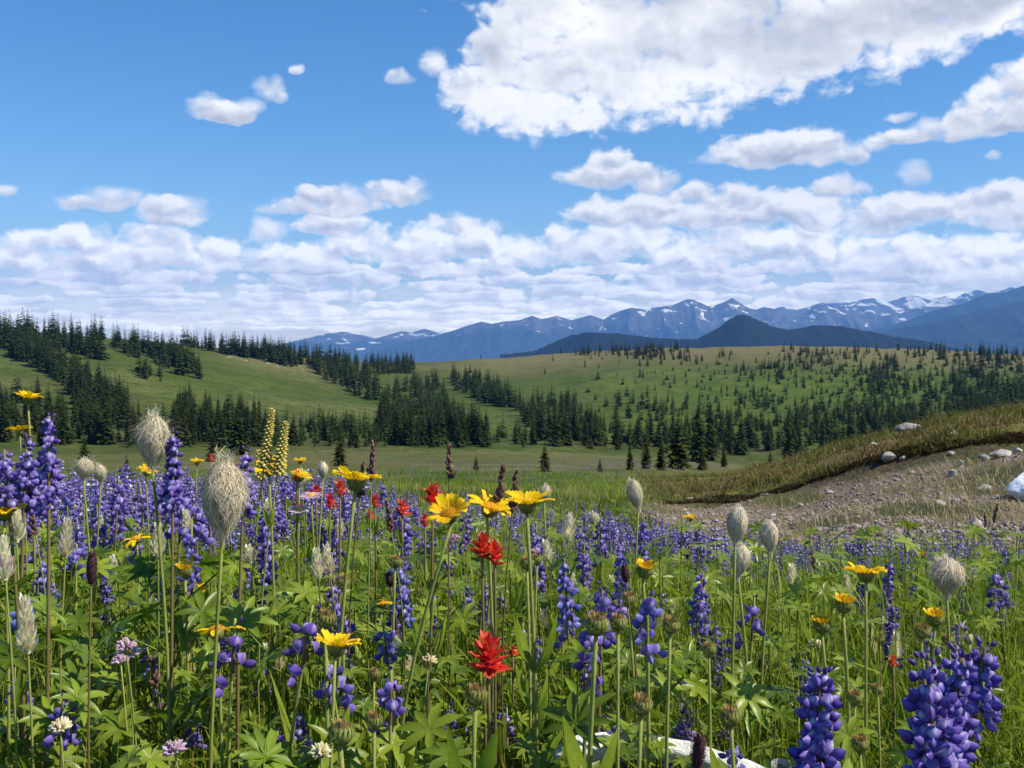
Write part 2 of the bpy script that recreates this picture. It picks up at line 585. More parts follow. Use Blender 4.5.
for _, pr in COLS:
    Ys = np.array([p[0] for p in pr]); Zs = np.array([p[1] for p in pr])
    TAB.append(pchip(np.log(Ys + 2.0) - math.log(2.0), Zs, LNQ))
TAB = np.array(TAB)                                        # columns x depths
AQ = np.linspace(-1.012, .988, 260)
TAB2 = pchip((np.array([c[0] for c in COLS]) - CX) / F, TAB, AQ)
# soften the ridges between the columns
for _ in range(3):
    TAB2[1:-1] = 0.25 * TAB2[:-2] + 0.5 * TAB2[1:-1] + 0.25 * TAB2[2:]


def gz(X, Y):
    X = np.asarray(X, float); Y = np.asarray(Y, float)
    a = np.clip(X / np.maximum(Y, 2.0), AQ[0], AQ[-1])
    q = np.log(np.clip(Y, 0, 2590) + 2.0) - math.log(2.0)
    i = (a - AQ[0]) / (AQ[1] - AQ[0]); j = q / (LNQ[1] - LNQ[0])
    i0 = np.clip(i.astype(int), 0, len(AQ) - 2); j0 = np.clip(j.astype(int), 0, len(LNQ) - 2)
    fi, fj = i - i0, j - j0
    z = (TAB2[i0, j0] * (1 - fi) + TAB2[i0 + 1, j0] * fi) * (1 - fj) + (TAB2[i0, j0 + 1] * (1 - fi) + TAB2[i0 + 1, j0 + 1] * fi) * fj
    bump = (fbm(X * 0.9, Y * 0.9, 3, 3) - .5) * (0.10 + 0.26 * sstep(.12, .2, X / np.maximum(Y, 2.0)) * sstep(17.5, 20, Y)) * sstep(4, 9, Y) * (1 - sstep(60, 120, Y))
    roll = (fbm(X * 0.03, Y * 0.03, 4, 9) - .5) * 3.2 * sstep(110, 260, Y)
    roll2 = (fbm(X * 0.12, Y * 0.12, 3, 21) - .5) * 0.9 * sstep(60, 140, Y)
    return z + bump + roll + roll2


def pxof(X, Y):
    return proj(X, Y, gz(X, Y))


BASEX = [640, 700, 780, 896, 1024, 1500]
def bank_base(px):
    return np.interp(px, BASEX, [21.5, 20.3, 19.2, 18.2, 17.1, 16.1])
def meadow_end(px):
    """where the flowers stop and the bare stony ground begins"""
    return np.interp(px, [600, 680, 760, 900, 1024, 1500], [15.5, 8.8, 7.3, 6.9, 6.8, 6.3])


def masks(X, Y):
    px, py = pxof(X, Y)
    wob = (fbm(X * 0.55, Y * 0.55, 4, 40) - .5)
    right = sstep(615, 690, px + wob * 70)
    base = bank_base(px); me = meadow_end(px)
    gravel = right * sstep(me - .3, me + .9, Y + wob * 2.2) * (1 - sstep(base - .35, base + .05, Y + wob * 1.0))
    gravel = gravel * (1 - 0.75 * sstep(.52, .66, fbm(X * .8, Y * .5, 4, 77)))
    face = right * sstep(base - .3, base + .05, Y + wob * .6) * (1 - sstep(base + .35, base + .95, Y + wob * 1.6))
    turf = right * sstep(base + .15, base + 1.0, Y + wob * 1.5) * (1 - sstep(46, 60, Y))
    heath = np.clip(sstep(470, 590, Y) * sstep(400, 520, px) + .8 * sstep(395, 470, Y) * sstep(195, 240, px) * (1 - sstep(330, 380, px))
                    + .45 * sstep(45, 70, Y) * (1 - sstep(130, 170, Y)) + 0.55 * (1 - right) * sstep(9, 20, Y) * (1 - sstep(60, 90, Y)) * sstep(.5, .6, fbm(X * .15, Y * .15, 3, 5)), 0, 1)
    lush = np.clip(sstep(200, 280, Y) * (1 - sstep(430, 560, Y)) * (0.35 + 0.65 * sstep(480, 700, px)) + .8 * (1 - right) * sstep(24, 34, Y) * (1 - sstep(50, 70, Y)), 0, 1)
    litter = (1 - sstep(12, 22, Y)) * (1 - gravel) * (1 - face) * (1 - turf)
    stony = np.clip(sstep(380, 470, Y) * sstep(190, 230, px) * (1 - sstep(300, 340, px)), 0, 1)
    return dict(gravel=gravel, dirt=face, turf=turf, heath=heath, lush=lush, litter=litter, stony=stony * .55)


def build_terrain():
    def axis(lo, hi, c, step):
        n0, n1 = math.asinh(lo / c), math.asinh(hi / c)
        n = int((n1 - n0) / step)
        return np.sinh(np.linspace(n0, n1, n)) * c
    xs = axis(-1900, 1900, 4.0, 0.026)
    ys = axis(-30, 2590, 4.0, 0.018)
    X, Y = np.meshgrid(xs, ys, indexing='xy')
    Z = gz(X, Y)
    mb = MB()
    mb.add(np.stack([X, Y, Z], 2).reshape(-1, 3), grid_faces(len(ys), len(xs)))
    me = mb.mesh('terrain', terrain_mat())
    for k, v in masks(X, Y).items():
        at = me.attributes.new(k, 'FLOAT', 'POINT')
        at.data.foreach_set('value', v.ravel().astype(np.float32))
    tag(link('terrain', me), kind='structure')


build_terrain()


def find_ground(x, y, lo=4.0, hi=660.0):
    """first point of the terrain seen at photo pixel (x, y)"""
    Ys = np.exp(np.linspace(math.log(lo), math.log(hi), 900))
    a, b = (x - CX) / F, (CY - y) / F
    t = Ys / (CP + b * SP)
    X = a * t; Z = CZ + (-SP + b * CP) * t
    d = Z - gz(X, Ys)
    k = np.nonzero(d <= 0)[0]
    if len(k) == 0:
        return None
    k = k[0]
    return np.array([X[k], Ys[k], gz(X[k:k + 1], Ys[k:k + 1])[0]])


# ---------------------------------------------------------------- the far country
FLOOR = -330.0


def valley_floor():
    th = np.linspace(0, 2 * PI, 97)[:-1]
    mb = MB()
    R = [0, 1500, 4000, 8000, 12000, 17800]
    V = [[0, 0, FLOOR]]
    for r in R[1:]:
        V += [[r * math.cos(t), r * math.sin(t), FLOOR] for t in th]
    n = len(th); j = np.arange(n)
    fs = [np.stack([np.zeros(n, int), 1 + j, 1 + (j + 1) % n], 1)]
    for k in range(len(R) - 2):
        o = 1 + k * n
        fs.append(np.stack([o + j, o + n + j, o + n + (j + 1) % n, o + (j + 1) % n], 1))
    mb.add(V, fs)
    tag(link('valley_floor', mb.mesh('valley_floor', mountain_mat('valley_forest', (.010, .02, .012), (.025, .04, .018), (.03, .045, .02), 0, .9, .0006))), kind='structure')


def ridge(name, pts, D, depth, mat, seed, rough=0.5, freq=9.0, nx=520, ny=90, crest_noise=0.0):
    """a mountain ridge standing at distance D, its crest following the skyline pts, with spurs and gullies to both sides"""
    pts = np.array(pts, float)
    px = np.linspace(pts[0, 0], pts[-1, 0], nx)
    py = np.interp(px, pts[:, 0], pts[:, 1])
    k = np.array([1, 2, 1.]) / 4
    if nx > 300:
        pyp = np.pad(py, 1, mode='edge'); py = np.convolve(pyp, k, 'valid')
    a = (px - CX) / F
    crest = np.array([sight(x, y, D)[2] for x, y in zip(px, py)])
    if crest_noise:
        crest = crest + (fbm(px * .35, px * 0 + seed, 4, seed) - .5) * crest_noise * D / F
    s = np.linspace(-1, 1, ny)
    S, A = np.meshgrid(s, a, indexing='ij')
    H = np.broadcast_to(crest, S.shape) - FLOOR
    w = np.abs(S)
    X = A * D
    Yy = D + S * depth + (fbm(X / D * freq, S * 0 + seed, 3, seed + 5) - .5) * depth * .35
    u, v = X / D * freq * 2.2, Yy / D * freq * 1.4
    rd = fbm(u, v, 6, seed, ridged=True)
    f = (1 - w ** 1.15) * (1 - rough * np.clip(w * 3.0, 0, 1) * (1 - rd) * 1.3)
    Z = FLOOR - 5 + H * np.clip(f, 0, 1)
    mb = MB()
    mb.add(np.stack([X, Yy, Z], 2).reshape(-1, 3), grid_faces(ny, nx))
    me = mb.mesh(name, mat)
    at = me.attributes.new('rel', 'FLOAT', 'POINT')
    at.data.foreach_set('value', ((Z - FLOOR) / (H.max())).ravel().astype(np.float32))
    tag(link(name, me), kind='structure')


def far_country():
    valley_floor()
    rock, rock2 = (.055, .055, .058), (.12, .115, .11)
    ridge('mountain_range', [(200, 352), (255, 350), (285, 343), (305, 338), (325, 333), (342, 331), (356, 333), (375, 338), (392, 333), (401, 330.5), (412, 331.5), (424, 328), (440, 333), (455, 331), (475, 330), (500, 336), (560, 345)],
          14800, 1500, mountain_mat('pale_far_peaks', (.015, .025, .015), rock, rock2, .12, .55, .0013), 3)
    ridge('mountain_range', [(330, 356), (365, 352), (400, 343), (430, 336), (452, 330), (470, 324), (482, 320.5), (492, 323), (503, 321), (520, 319.5), (532, 315), (541, 318.5), (557, 314.6), (572, 319), (591, 313.8), (604, 318.5), (612, 313),
                             (622, 309), (630, 307), (642, 308.5), (655, 306.5), (671, 304), (681, 300), (689, 297), (697, 300.5), (701, 301.5), (707, 305), (714, 304), (723, 301), (732, 297), (740, 302), (750, 307), (758, 308.5), (766, 305.5),
                             (780, 309), (793, 316), (806, 313), (815, 306), (824, 303), (834, 306.5), (850, 311), (880, 314), (905, 309), (921, 305.6), (945, 306), (990, 322), (1050, 345)],
          12500, 1500, mountain_mat('snowy_peaks', (.012, .022, .014), rock, rock2, .10, .50, .0021), 11, rough=.62, freq=14, nx=900, ny=120)
    ridge('mountain_range', [(700, 335), (760, 312), (780, 305.5), (795, 309), (815, 303), (834, 299), (848, 301), (862, 298), (877, 296.5), (890, 301), (903, 297), (916, 293), (930, 298), (948, 294.6), (957, 297), (965, 292), (976, 288),
                             (990, 292), (1010, 286), (1040, 292), (1100, 300)],
          15500, 1900, mountain_mat('snowy_far_peaks', (.04, .05, .03), rock, rock2, .17, .25, .0014), 23, rough=.6, freq=16, nx=520)
    ridge('mountain_range', [(840, 345), (872, 329), (905, 320.6), (918, 315), (932, 309), (945, 305.5), (959, 303), (972, 296), (984, 292), (1003, 291), (1024, 284.5), (1060, 276), (1120, 272), (1200, 280)],
          9800, 1700, mountain_mat('wooded_blue_flank', (.010, .020, .013), (.09, .085, .075), (.15, .14, .12), .0, .93, .002), 31, rough=.45, freq=11)
    ridge('mountain_range', [(830, 350), (880, 331), (920, 322), (960, 312), (1000, 303), (1024, 298), (1080, 284), (1160, 280), (1240, 290)],
          7500, 1700, mountain_mat('wooded_near_flank', (.008, .017, .010), (.07, .07, .05), (.10, .09, .07), .0, .98, .003), 37, rough=.4, freq=9)
    ridge('hills', [(500, 353), (534, 349.5), (548, 343), (561, 337), (572, 333), (586, 330), (604, 330.5), (621, 331.5), (640, 334), (654, 335.6), (675, 337), (692, 337), (703, 331), (714, 325), (724, 317), (731, 313.5), (736, 312.4), (743, 313.5), (750, 316.5),
                      (760, 320.5), (768, 324), (785, 328), (800, 326), (812, 323.5), (823, 323), (836, 324), (850, 327), (866, 330), (880, 334), (905, 338), (940, 345), (980, 352)],
          3600, 900, mountain_mat('dark_forest_hill', (.003, .006, .006), (.01, .012, .01), (.01, .014, .01), .0, 1.3, .02), 43, rough=.22, freq=10, nx=700, crest_noise=1.6)


far_country()


def haze():
    mb = MB()
    x, y0, y1, z0, z1 = 18500, -18500, 18500, -345, 1000
    V = [(sx, sy, sz) for sz in (z0, z1) for sy in (y0, y1) for sx in (-x, x)]
    mb.add(V, np.array([[0, 2, 3, 1], [4, 5, 7, 6], [0, 1, 5, 4], [2, 6, 7, 3], [0, 4, 6, 2], [1, 3, 7, 5]]))
    m, t, out = new_mat('mountain_air')
    p = t.node('ShaderNodeVolumePrincipled')
    p.inputs['Color'].default_value = HAZE_COLOR
    p.inputs['Density'].default_value = HAZE_DENSITY
    p.inputs['Anisotropy'].default_value = 0.0
    p.inputs['Absorption Color'].default_value = (0.05, 0.05, 0.05, 1)
    t.l.new(p.outputs[0], out.inputs['Volume'])
    tag(link('haze', mb.mesh('haze', m, smooth=False)), kind='stuff')


HAZE_COLOR = (0.18, 0.42, 1.0, 1)
HAZE_DENSITY = 8.6e-5
haze()

# ---------------------------------------------------------------- sun and sky
SUN_EL, SUN_AZ = math.radians(49), math.radians(104)      # azimuth from +Y towards +X
SDIR = np.array([math.cos(SUN_EL) * math.sin(SUN_AZ), math.cos(SUN_EL) * math.cos(SUN_AZ), math.sin(SUN_EL)])
sl = bpy.data.lights.new('sun', 'SUN')
sl.energy = 5.0
sl.angle = math.radians(0.53)
sl.color = (1.0, 0.94, 0.80)
so = bpy.data.objects.new('sun', sl)
COL.objects.link(so)
so.rotation_euler = Vector(SDIR).to_track_quat('Z', 'Y').to_euler()
so.location = (40, 20, 60)

# clouds, far ones first: centre x, y, half width, half height up, half height down (photo pixels, used as directions of the sky), kind
# kind 0: heap cloud seen from the side, white above and grey beneath; 1: cloud overhead, bright rim round a grey belly
def cloud_list():
    out = []
    out += [(40, 262, 46, 22, 12, 0), (110, 262, 62, 30, 14, 0), (85, 240, 34, 18, 12, 0), (165, 256, 44, 24, 14, 0), (150, 238, 30, 16, 10, 0), (225, 262, 50, 22, 12, 0), (300, 262, 58, 26, 12, 0), (365, 250, 50, 26, 14, 0),
            (330, 228, 40, 18, 10, 0), (430, 252, 52, 30, 14, 0), (455, 226, 28, 16, 10, 0), (490, 246, 44, 22, 12, 0), (530, 258, 40, 24, 12, 0), (268, 232, 18, 14, 10, 0), (30, 245, 30, 14, 10, 0),
            (590, 255, 48, 30, 14, 0), (640, 240, 44, 26, 14, 0), (700, 258, 70, 34, 14, 0), (735, 240, 54, 26, 14, 0), (790, 250, 60, 32, 14, 0), (860, 262, 66, 28, 14, 0), (930, 256, 60, 26, 14, 0), (1000, 262, 60, 26, 14, 0), (560, 240, 26, 20, 12, 0),
            (600, 214, 40, 18, 12, 0), (655, 216, 48, 26, 14, 0), (700, 220, 40, 22, 12, 0), (690, 196, 24, 14, 10, 0), (765, 214, 60, 26, 14, 0), (735, 202, 36, 18, 10, 0), (820, 214, 52, 24, 14, 0), (842, 190, 26, 14, 9, 0), (880, 222, 50, 26, 14, 0), (920, 212, 36, 18, 12, 0),
            (985, 216, 40, 26, 12, 0), (1005, 198, 40, 20, 14, 0), (1040, 214, 40, 30, 16, 0),
            (655, 182, 26, 15, 12, 0), (604, 178, 44, 18, 11, 0), (612, 160, 26, 15, 12, 0), (580, 176, 26, 11, 8, 0), (635, 172, 26, 12, 9, 0),
            (784, 158, 72, 16, 9, 0), (735, 150, 28, 18, 12, 0), (775, 152, 34, 16, 12, 0), (815, 146, 36, 19, 12, 0), (848, 155, 20, 10, 8, 0), (725, 160, 22, 9, 6, 0),
            (300, 208, 42, 14, 8, 0), (340, 205, 44, 17, 10, 0), (318, 196, 26, 11, 8, 0), (396, 191, 33, 16, 13, 0), (376, 196, 20, 10, 8, 0), (415, 196, 16, 9, 8, 0), (278, 208, 20, 8, 6, 0),
            (175, 218, 37, 16, 9, 0), (168, 208, 24, 12, 9, 0), (192, 212, 20, 12, 8, 0), (92, 206, 40, 8, 6, 0), (112, 199, 22, 11, 8, 0), (78, 205, 22, 7, 5, 0), (4, 190, 9, 5, 5, 0),
            (222, 113, 34, 13, 9, 0), (205, 108, 20, 11, 9, 0), (243, 108, 18, 9, 8, 0), (272, 90, 15, 13, 9, 0), (262, 86, 10, 9, 6, 0), (283, 97, 9, 7, 6, 0), (298, 72, 5, 5, 4, 0), (400, 78, 14, 7, 5, 0), (392, 76, 8, 6, 4, 0), (436, 66, 12, 13, 9, 0), (446, 76, 8, 7, 6, 0),
            (914, 174, 12, 12, 11, 0), (905, 138, 30, 10, 7, 0), (880, 146, 18, 8, 6, 0), (930, 132, 18, 11, 8, 0), (900, 118, 12, 4, 3, 0), (990, 124, 48, 22, 12, 0), (1010, 104, 42, 34, 22, 0), (975, 116, 24, 18, 12, 0), (1035, 96, 36, 34, 30, 0), (988, 156, 8, 4, 4, 0), (992, 276, 60, 20, 10, 0)]
    out += [(690, 20, 200, 80, 62, 1), (555, 84, 104, 66, 50, 1), (500, 108, 56, 36, 28, 1), (462, 92, 26, 22, 18, 1), (640, 66, 150, 70, 56, 1), (760, 46, 150, 60, 50, 1), (860, 24, 130, 56, 44, 1), (940, 12, 96, 46, 38, 1), (990, -2, 50, 34, 26, 1), (540, 20, 60, 50, 40, 1), (496, 52, 34, 30, 24, 1)]
    return out


def world():
    w = bpy.data.worlds.new('World')
    SC.world = w
    w.use_nodes = True
    t = NT(w.node_tree)
    t.n.clear()
    out = t.node('ShaderNodeOutputWorld')
    sky = t.node('ShaderNodeTexSky', sky_type='NISHITA')
    sky.sun_disc = False
    sky.sun_elevation = SUN_EL
    sky.sun_rotation = SUN_AZ
    sky.altitude = 2000
    sky.air_density = 1.0
    sky.dust_density = 0.25
    sky.ozone_density = 1.6
    bg = t.node('ShaderNodeBackground')
    bg.inputs['Strength'].default_value = 0.112
    hs = t.node('ShaderNodeHueSaturation')
    hs.inputs['Saturation'].default_value = 1.33
    hs.inputs['Value'].default_value = 1.08
    t.l.new(sky.outputs[0], hs.inputs['Color'])
    t.l.new(hs.outputs[0], bg.inputs[0])
    tc = t.node('ShaderNodeTexCoord')
    s3 = t.node('ShaderNodeSeparateXYZ'); t.l.new(tc.outputs['Generated'], s3.inputs[0])
    az = t.math('ARCTAN2', s3.outputs[0], s3.outputs[1])
    el = t.math('ARCSINE', s3.outputs[2])
    cb = t.node('ShaderNodeCombineXYZ')
    t.put(cb.inputs[0], az); t.put(cb.inputs[1], el)
    p0 = cb.outputs[0]
    # cloud edges and lumps
    wv = t.vmath('SUBTRACT', t.noise2(p0, 26.0, 3, 0.5, out=1), (0.5, 0.5, 0.5))
    n = t.node('ShaderNodeVectorMath', operation='MULTIPLY_ADD')
    t.l.new(wv, n.inputs[0]); n.inputs[1].default_value = (0.020, 0.012, 0.0); t.l.new(p0, n.inputs[2])
    pw = n.outputs[0]
    pq = t.vmath('MULTIPLY', pw, (1.0, 1.4, 1.0))
    n_a = t.noise2(pq, 26.0, 9, 0.54)
    n_b = t.noise2(t.vmath('ADD', pq, (0.0045, 0.0100, 0.0)), 26.0, 3, 0.5)
    n_c = t.noise2(pq, 26.0, 3, 0.5)
    vo = t.node('ShaderNodeTexVoronoi', feature='SMOOTH_F1', distance='EUCLIDEAN', voronoi_dimensions='2D')
    t.put(vo.inputs['Vector'], pq)
    vo.inputs['Scale'].default_value = 62.0
    vo.inputs['Detail'].default_value = 2.0
    vo.inputs['Roughness'].default_value = 0.5
    vo.inputs['Smoothness'].default_value = 0.7
    vo.normalize = True
    edge = t.math('ADD', t.math('MULTIPLY_ADD', n_a, 2.6, -1.30), t.math('MULTIPLY_ADD', vo.outputs['Distance'], -1.1, 0.36))
    edge1 = t.math('ADD', edge, 1.0)
    relief = t.math('MULTIPLY', t.math('SUBTRACT', n_c, n_b), 2.6)
    relief = t.math('ADD', relief, t.math('MULTIPLY_ADD', vo.outputs['Distance'], -0.75, 0.26))
    sx = t.node('ShaderNodeSeparateXYZ'); t.l.new(pw, sx.inputs[0])
    u, v = sx.outputs[0], sx.outputs[1]
    k = 1 / F
    alpha, shade = None, None

    def lay(al, sh):
        nonlocal alpha, shade
        alpha = al if alpha is None else t.math('MAXIMUM', alpha, al)
        if shade is None:
            shade = sh
        else:
            m = t.node('ShaderNodeMix', data_type='FLOAT')
            t.l.new(al, m.inputs[0]); t.l.new(shade, m.inputs[2]); t.l.new(sh, m.inputs[3])
            shade = m.outputs[0]

    def ramp(val, lo, hi):
        n = t.node('ShaderNodeMapRange')
        t.put(n.inputs[0], val); n.inputs[1].default_value = lo; n.inputs[2].default_value = hi
        return n.outputs[0]
    # rows of heap clouds drawn together by distance, the farthest first
    for i, (y, ru, rd, wpx, off) in enumerate([(329, 5, 3, 90, .13), (324, 6, 3, 124, .71), (318, 7, 4, 110, .37), (312, 8, 4, 150, .85), (305, 9, 5, 128, .22), (298, 10, 5, 172, .58), (290, 12, 6, 140, .05), (281, 14, 7, 190, .44), (271, 16, 8, 160, .9)]):
        f = F / wpx
        q = t.math('MULTIPLY_ADD', u, f, off + 20)
        rnd = t.node('ShaderNodeTexWhiteNoise', noise_dimensions='1D')
        t.l.new(t.math('ADD', t.math('FLOOR', q), 17.0 * i + .5), rnd.inputs['W'])
        rv = rnd.outputs['Value']
        fx = t.math('ADD', t.math('FRACT', q), t.math('MULTIPLY_ADD', rv, .16, -.58))
        du = t.math('MULTIPLY', fx, 1 / .45)
        e0 = math.atan((HOR - y) / F)
        d1 = t.math('DIVIDE', t.math('MULTIPLY_ADD', v, 1 / (ru * k), -e0 / (ru * k)), t.math('MULTIPLY_ADD', rv, .75, .62))
        dv = t.math('MAXIMUM', d1, t.math('MULTIPLY', d1, -ru / rd))
        e = t.math('SUBTRACT', edge1, t.math('MULTIPLY_ADD', dv, dv, t.math('MULTIPLY', du, du)))
        lay(ramp(e, 0.08, 0.42), ramp(t.math('ADD', d1, relief), -0.75 * rd / ru - .10, 0.55))
    belly = None
    for num, (cx_, cy_, rx, ru, rd, kind) in enumerate(cloud_list()):
        if num % 24 == 0:          # one batch of clouds after the other
            u = t.math('MULTIPLY_ADD', shade, 1e-9, u)
            v = t.math('MULTIPLY_ADD', alpha, 1e-9, v)
        d = unit(sight(cx_, cy_, 100) - np.array([0, 0, CZ]))
        a0, e0 = math.atan2(d[0], d[1]), math.asin(d[2])
        du = t.math('MULTIPLY_ADD', u, 1 / (rx * k), -a0 / (rx * k))
        d1 = t.math('MULTIPLY_ADD', v, 1 / (ru * k), -e0 / (ru * k))
        dv = t.math('MAXIMUM', d1, t.math('MULTIPLY', d1, -ru / rd))
        r2 = t.math('MULTIPLY_ADD', dv, dv, t.math('MULTIPLY', du, du))
        if kind == 0:
            e = t.math('SUBTRACT', edge1, r2)
            lay(t.step(e, -0.15, 0.75) if rx > 22 else t.step(e, -0.55, 1.35, 0.0, .88), ramp(t.math('ADD', d1, relief), -0.75 * rd / ru - .20, 0.60))
        else:
            belly = r2 if belly is None else t.math('SMOOTH_MIN', belly, r2, 0.35)
    e = t.math('SUBTRACT', edge1, belly)
    grey = t.noise2(t.vmath('MULTIPLY', pw, (1.0, 1.8, 1.0)), 9.0, 4, 0.5)
    core = t.math('ADD', t.math('SUBTRACT', 1.0, belly), t.math('MULTIPLY_ADD', grey, 2.8, -1.45))
    core = t.math('ADD', core, t.step(v, .17, .34, -.30, .22))
    sh = t.math('ADD', t.step(core, 0.25, 1.6, 1.0, 0.18), t.math('MULTIPLY', relief, 0.22), clamp=True)
    lay(t.step(e, -0.15, 0.80), sh)
    # thin veil low down, where clouds close up
    veil = t.math('MULTIPLY', t.step(el, 0.012, 0.080, 0.72, 0.0), t.step(t.noise2(t.vmath('MULTIPLY', p0, (5.0, 40.0, 1.0)), 1.0, 5, 0.6), .30, .62, .35, 1.0))
    alpha = t.math('MULTIPLY', t.math('MAXIMUM', alpha, veil), t.step(el, -0.01, 0.05, 0.86, 0.97))
    shade = t.math('MULTIPLY_ADD', shade, t.step(el, 0.0, 0.10, 0.72, 1.0), t.step(el, 0.0, 0.10, 0.26, 0.0))
    col = t.mix(shade, (0.43, 0.455, 0.515, 1), (0.99, 0.99, 0.99, 1))
    cl = t.node('ShaderNodeBackground')
    t.l.new(col, cl.inputs[0])
    t.put(cl.inputs['Strength'], t.step(el, -0.03, 0.15, 2.35, 0.90))
    mx = t.node('ShaderNodeMixShader')
    t.l.new(alpha, mx.inputs[0]); t.l.new(bg.outputs[0], mx.inputs[1]); t.l.new(cl.outputs[0], mx.inputs[2])
    t.l.new(mx.outputs[0], out.inputs[0])
    w.cycles.sampling_method = 'MANUAL'
    w.cycles.sample_map_resolution = 512


world()
# ---------------------------------------------------------------- firs
def fir_crown(mb, h, R, levels, per, seed, droop=0.35, ragged=0.35, base=0.06, twigs=4, spire=1.0):
    r = np.random.default_rng(seed)
    for i in range(levels):
        t = base + (0.985 - base) * (i / (levels - 1)) ** 0.92
        rad = R * ((1 - t) ** (0.82 * spire) * 0.97 + 0.035)
        if t < base + .1:
            rad *= 0.78
        n = max(3, int(round(per * (0.45 + 0.55 * (1 - t)))))
        a0 = r.uniform(0, 6.28)
        for k in range(n):
            if r.random() < 0.05:
                continue
            a = a0 + k * 2 * PI / n + r.uniform(-.35, .35)
            L = rad * r.uniform(1 - ragged, 1 + ragged * 0.55)
            z0 = h * t + r.uniform(-.5, .5) * h / levels
            d = np.array([math.cos(a), math.sin(a), 0]); sd = np.array([-d[1], d[0], 0])
            up = 0.35 * (t - 0.55)
            s = np.linspace(0, 1, 4)
            P = d * (L * s)[:, None] + np.array([0, 0, 1.0]) * (z0 + L * (up * s - droop * s ** 1.8 + 0.12 * s ** 4))[:, None]
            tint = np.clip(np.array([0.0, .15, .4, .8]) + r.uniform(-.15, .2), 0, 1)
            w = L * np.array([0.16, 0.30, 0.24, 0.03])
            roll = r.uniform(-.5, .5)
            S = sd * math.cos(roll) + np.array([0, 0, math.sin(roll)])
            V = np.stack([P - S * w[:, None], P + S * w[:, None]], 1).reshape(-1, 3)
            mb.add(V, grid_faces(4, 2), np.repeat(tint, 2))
            for q in range(twigs):
                u = 0.22 + 0.72 * (q + r.uniform(-.2, .2)) / max(1, twigs - 1)
                u = min(max(u, .12), .97)
                c = P[0] + (P[-1] - P[0]) * u
                c[2] = z0 + L * (up * u - droop * u ** 1.8 + 0.12 * u ** 4)
                for sg in (-1, 1):
                    l = L * (0.44 - 0.26 * u) * r.uniform(.7, 1.35)
                    e = c + (sd * sg * 0.8 + d * 0.62) * l + np.array([0, 0, -0.28 * l + r.uniform(-.12, .12) * l])
                    ww = l * 0.30
                    q1 = c + d * ww + np.array([0, 0, .1 * ww]); q0 = c - d * ww
                    mid = (c + e) / 2 + np.array([0, 0, -.18 * l])
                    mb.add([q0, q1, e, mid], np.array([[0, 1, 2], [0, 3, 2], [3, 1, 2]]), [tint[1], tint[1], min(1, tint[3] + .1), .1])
    # leader
    tube(mb, [[0, 0, h * .9], [0, 0, h * 1.02]], [h * .008, h * .002], 4, .5)


TREE_KIND = []
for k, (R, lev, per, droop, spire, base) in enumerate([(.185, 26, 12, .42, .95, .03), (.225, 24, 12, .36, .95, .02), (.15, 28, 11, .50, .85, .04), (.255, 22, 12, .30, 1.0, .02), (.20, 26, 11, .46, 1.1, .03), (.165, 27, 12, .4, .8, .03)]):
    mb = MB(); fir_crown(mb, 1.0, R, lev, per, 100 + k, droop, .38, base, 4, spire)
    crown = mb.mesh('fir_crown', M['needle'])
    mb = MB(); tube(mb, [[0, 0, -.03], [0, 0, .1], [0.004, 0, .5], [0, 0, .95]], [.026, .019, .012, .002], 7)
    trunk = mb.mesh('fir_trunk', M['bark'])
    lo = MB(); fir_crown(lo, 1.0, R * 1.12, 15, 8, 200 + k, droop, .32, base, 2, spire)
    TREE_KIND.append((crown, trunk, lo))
PROTO = {}


def put_tree(p, h, kind, label, group, wide=1.0):
    rz = RNG.uniform(0, 6.28)
    if kind not in PROTO:
        o = empty('fir_tree', p, rz)
        child('trunk', TREE_KIND[kind][1], o)
        child('crown', TREE_KIND[kind][0], o)
        PROTO[kind] = o
    else:
        o = copy_tree(PROTO[kind])
        o.location = p
        o.rotation_euler = (RNG.normal(0, .015), RNG.normal(0, .015), rz)
    o.scale = (h * wide, h * wide, h)
    tag(o, label, 'tree', group)
    return o


def in_poly(x, y, poly):
    c = False
    j = len(poly) - 1
    for i in range(len(poly)):
        (xi, yi), (xj, yj) = poly[i], poly[j]
        if (yi > y) != (yj > y) and x < (xj - xi) * (y - yi) / (yj - yi) + xi:
            c = not c
        j = i
    return c


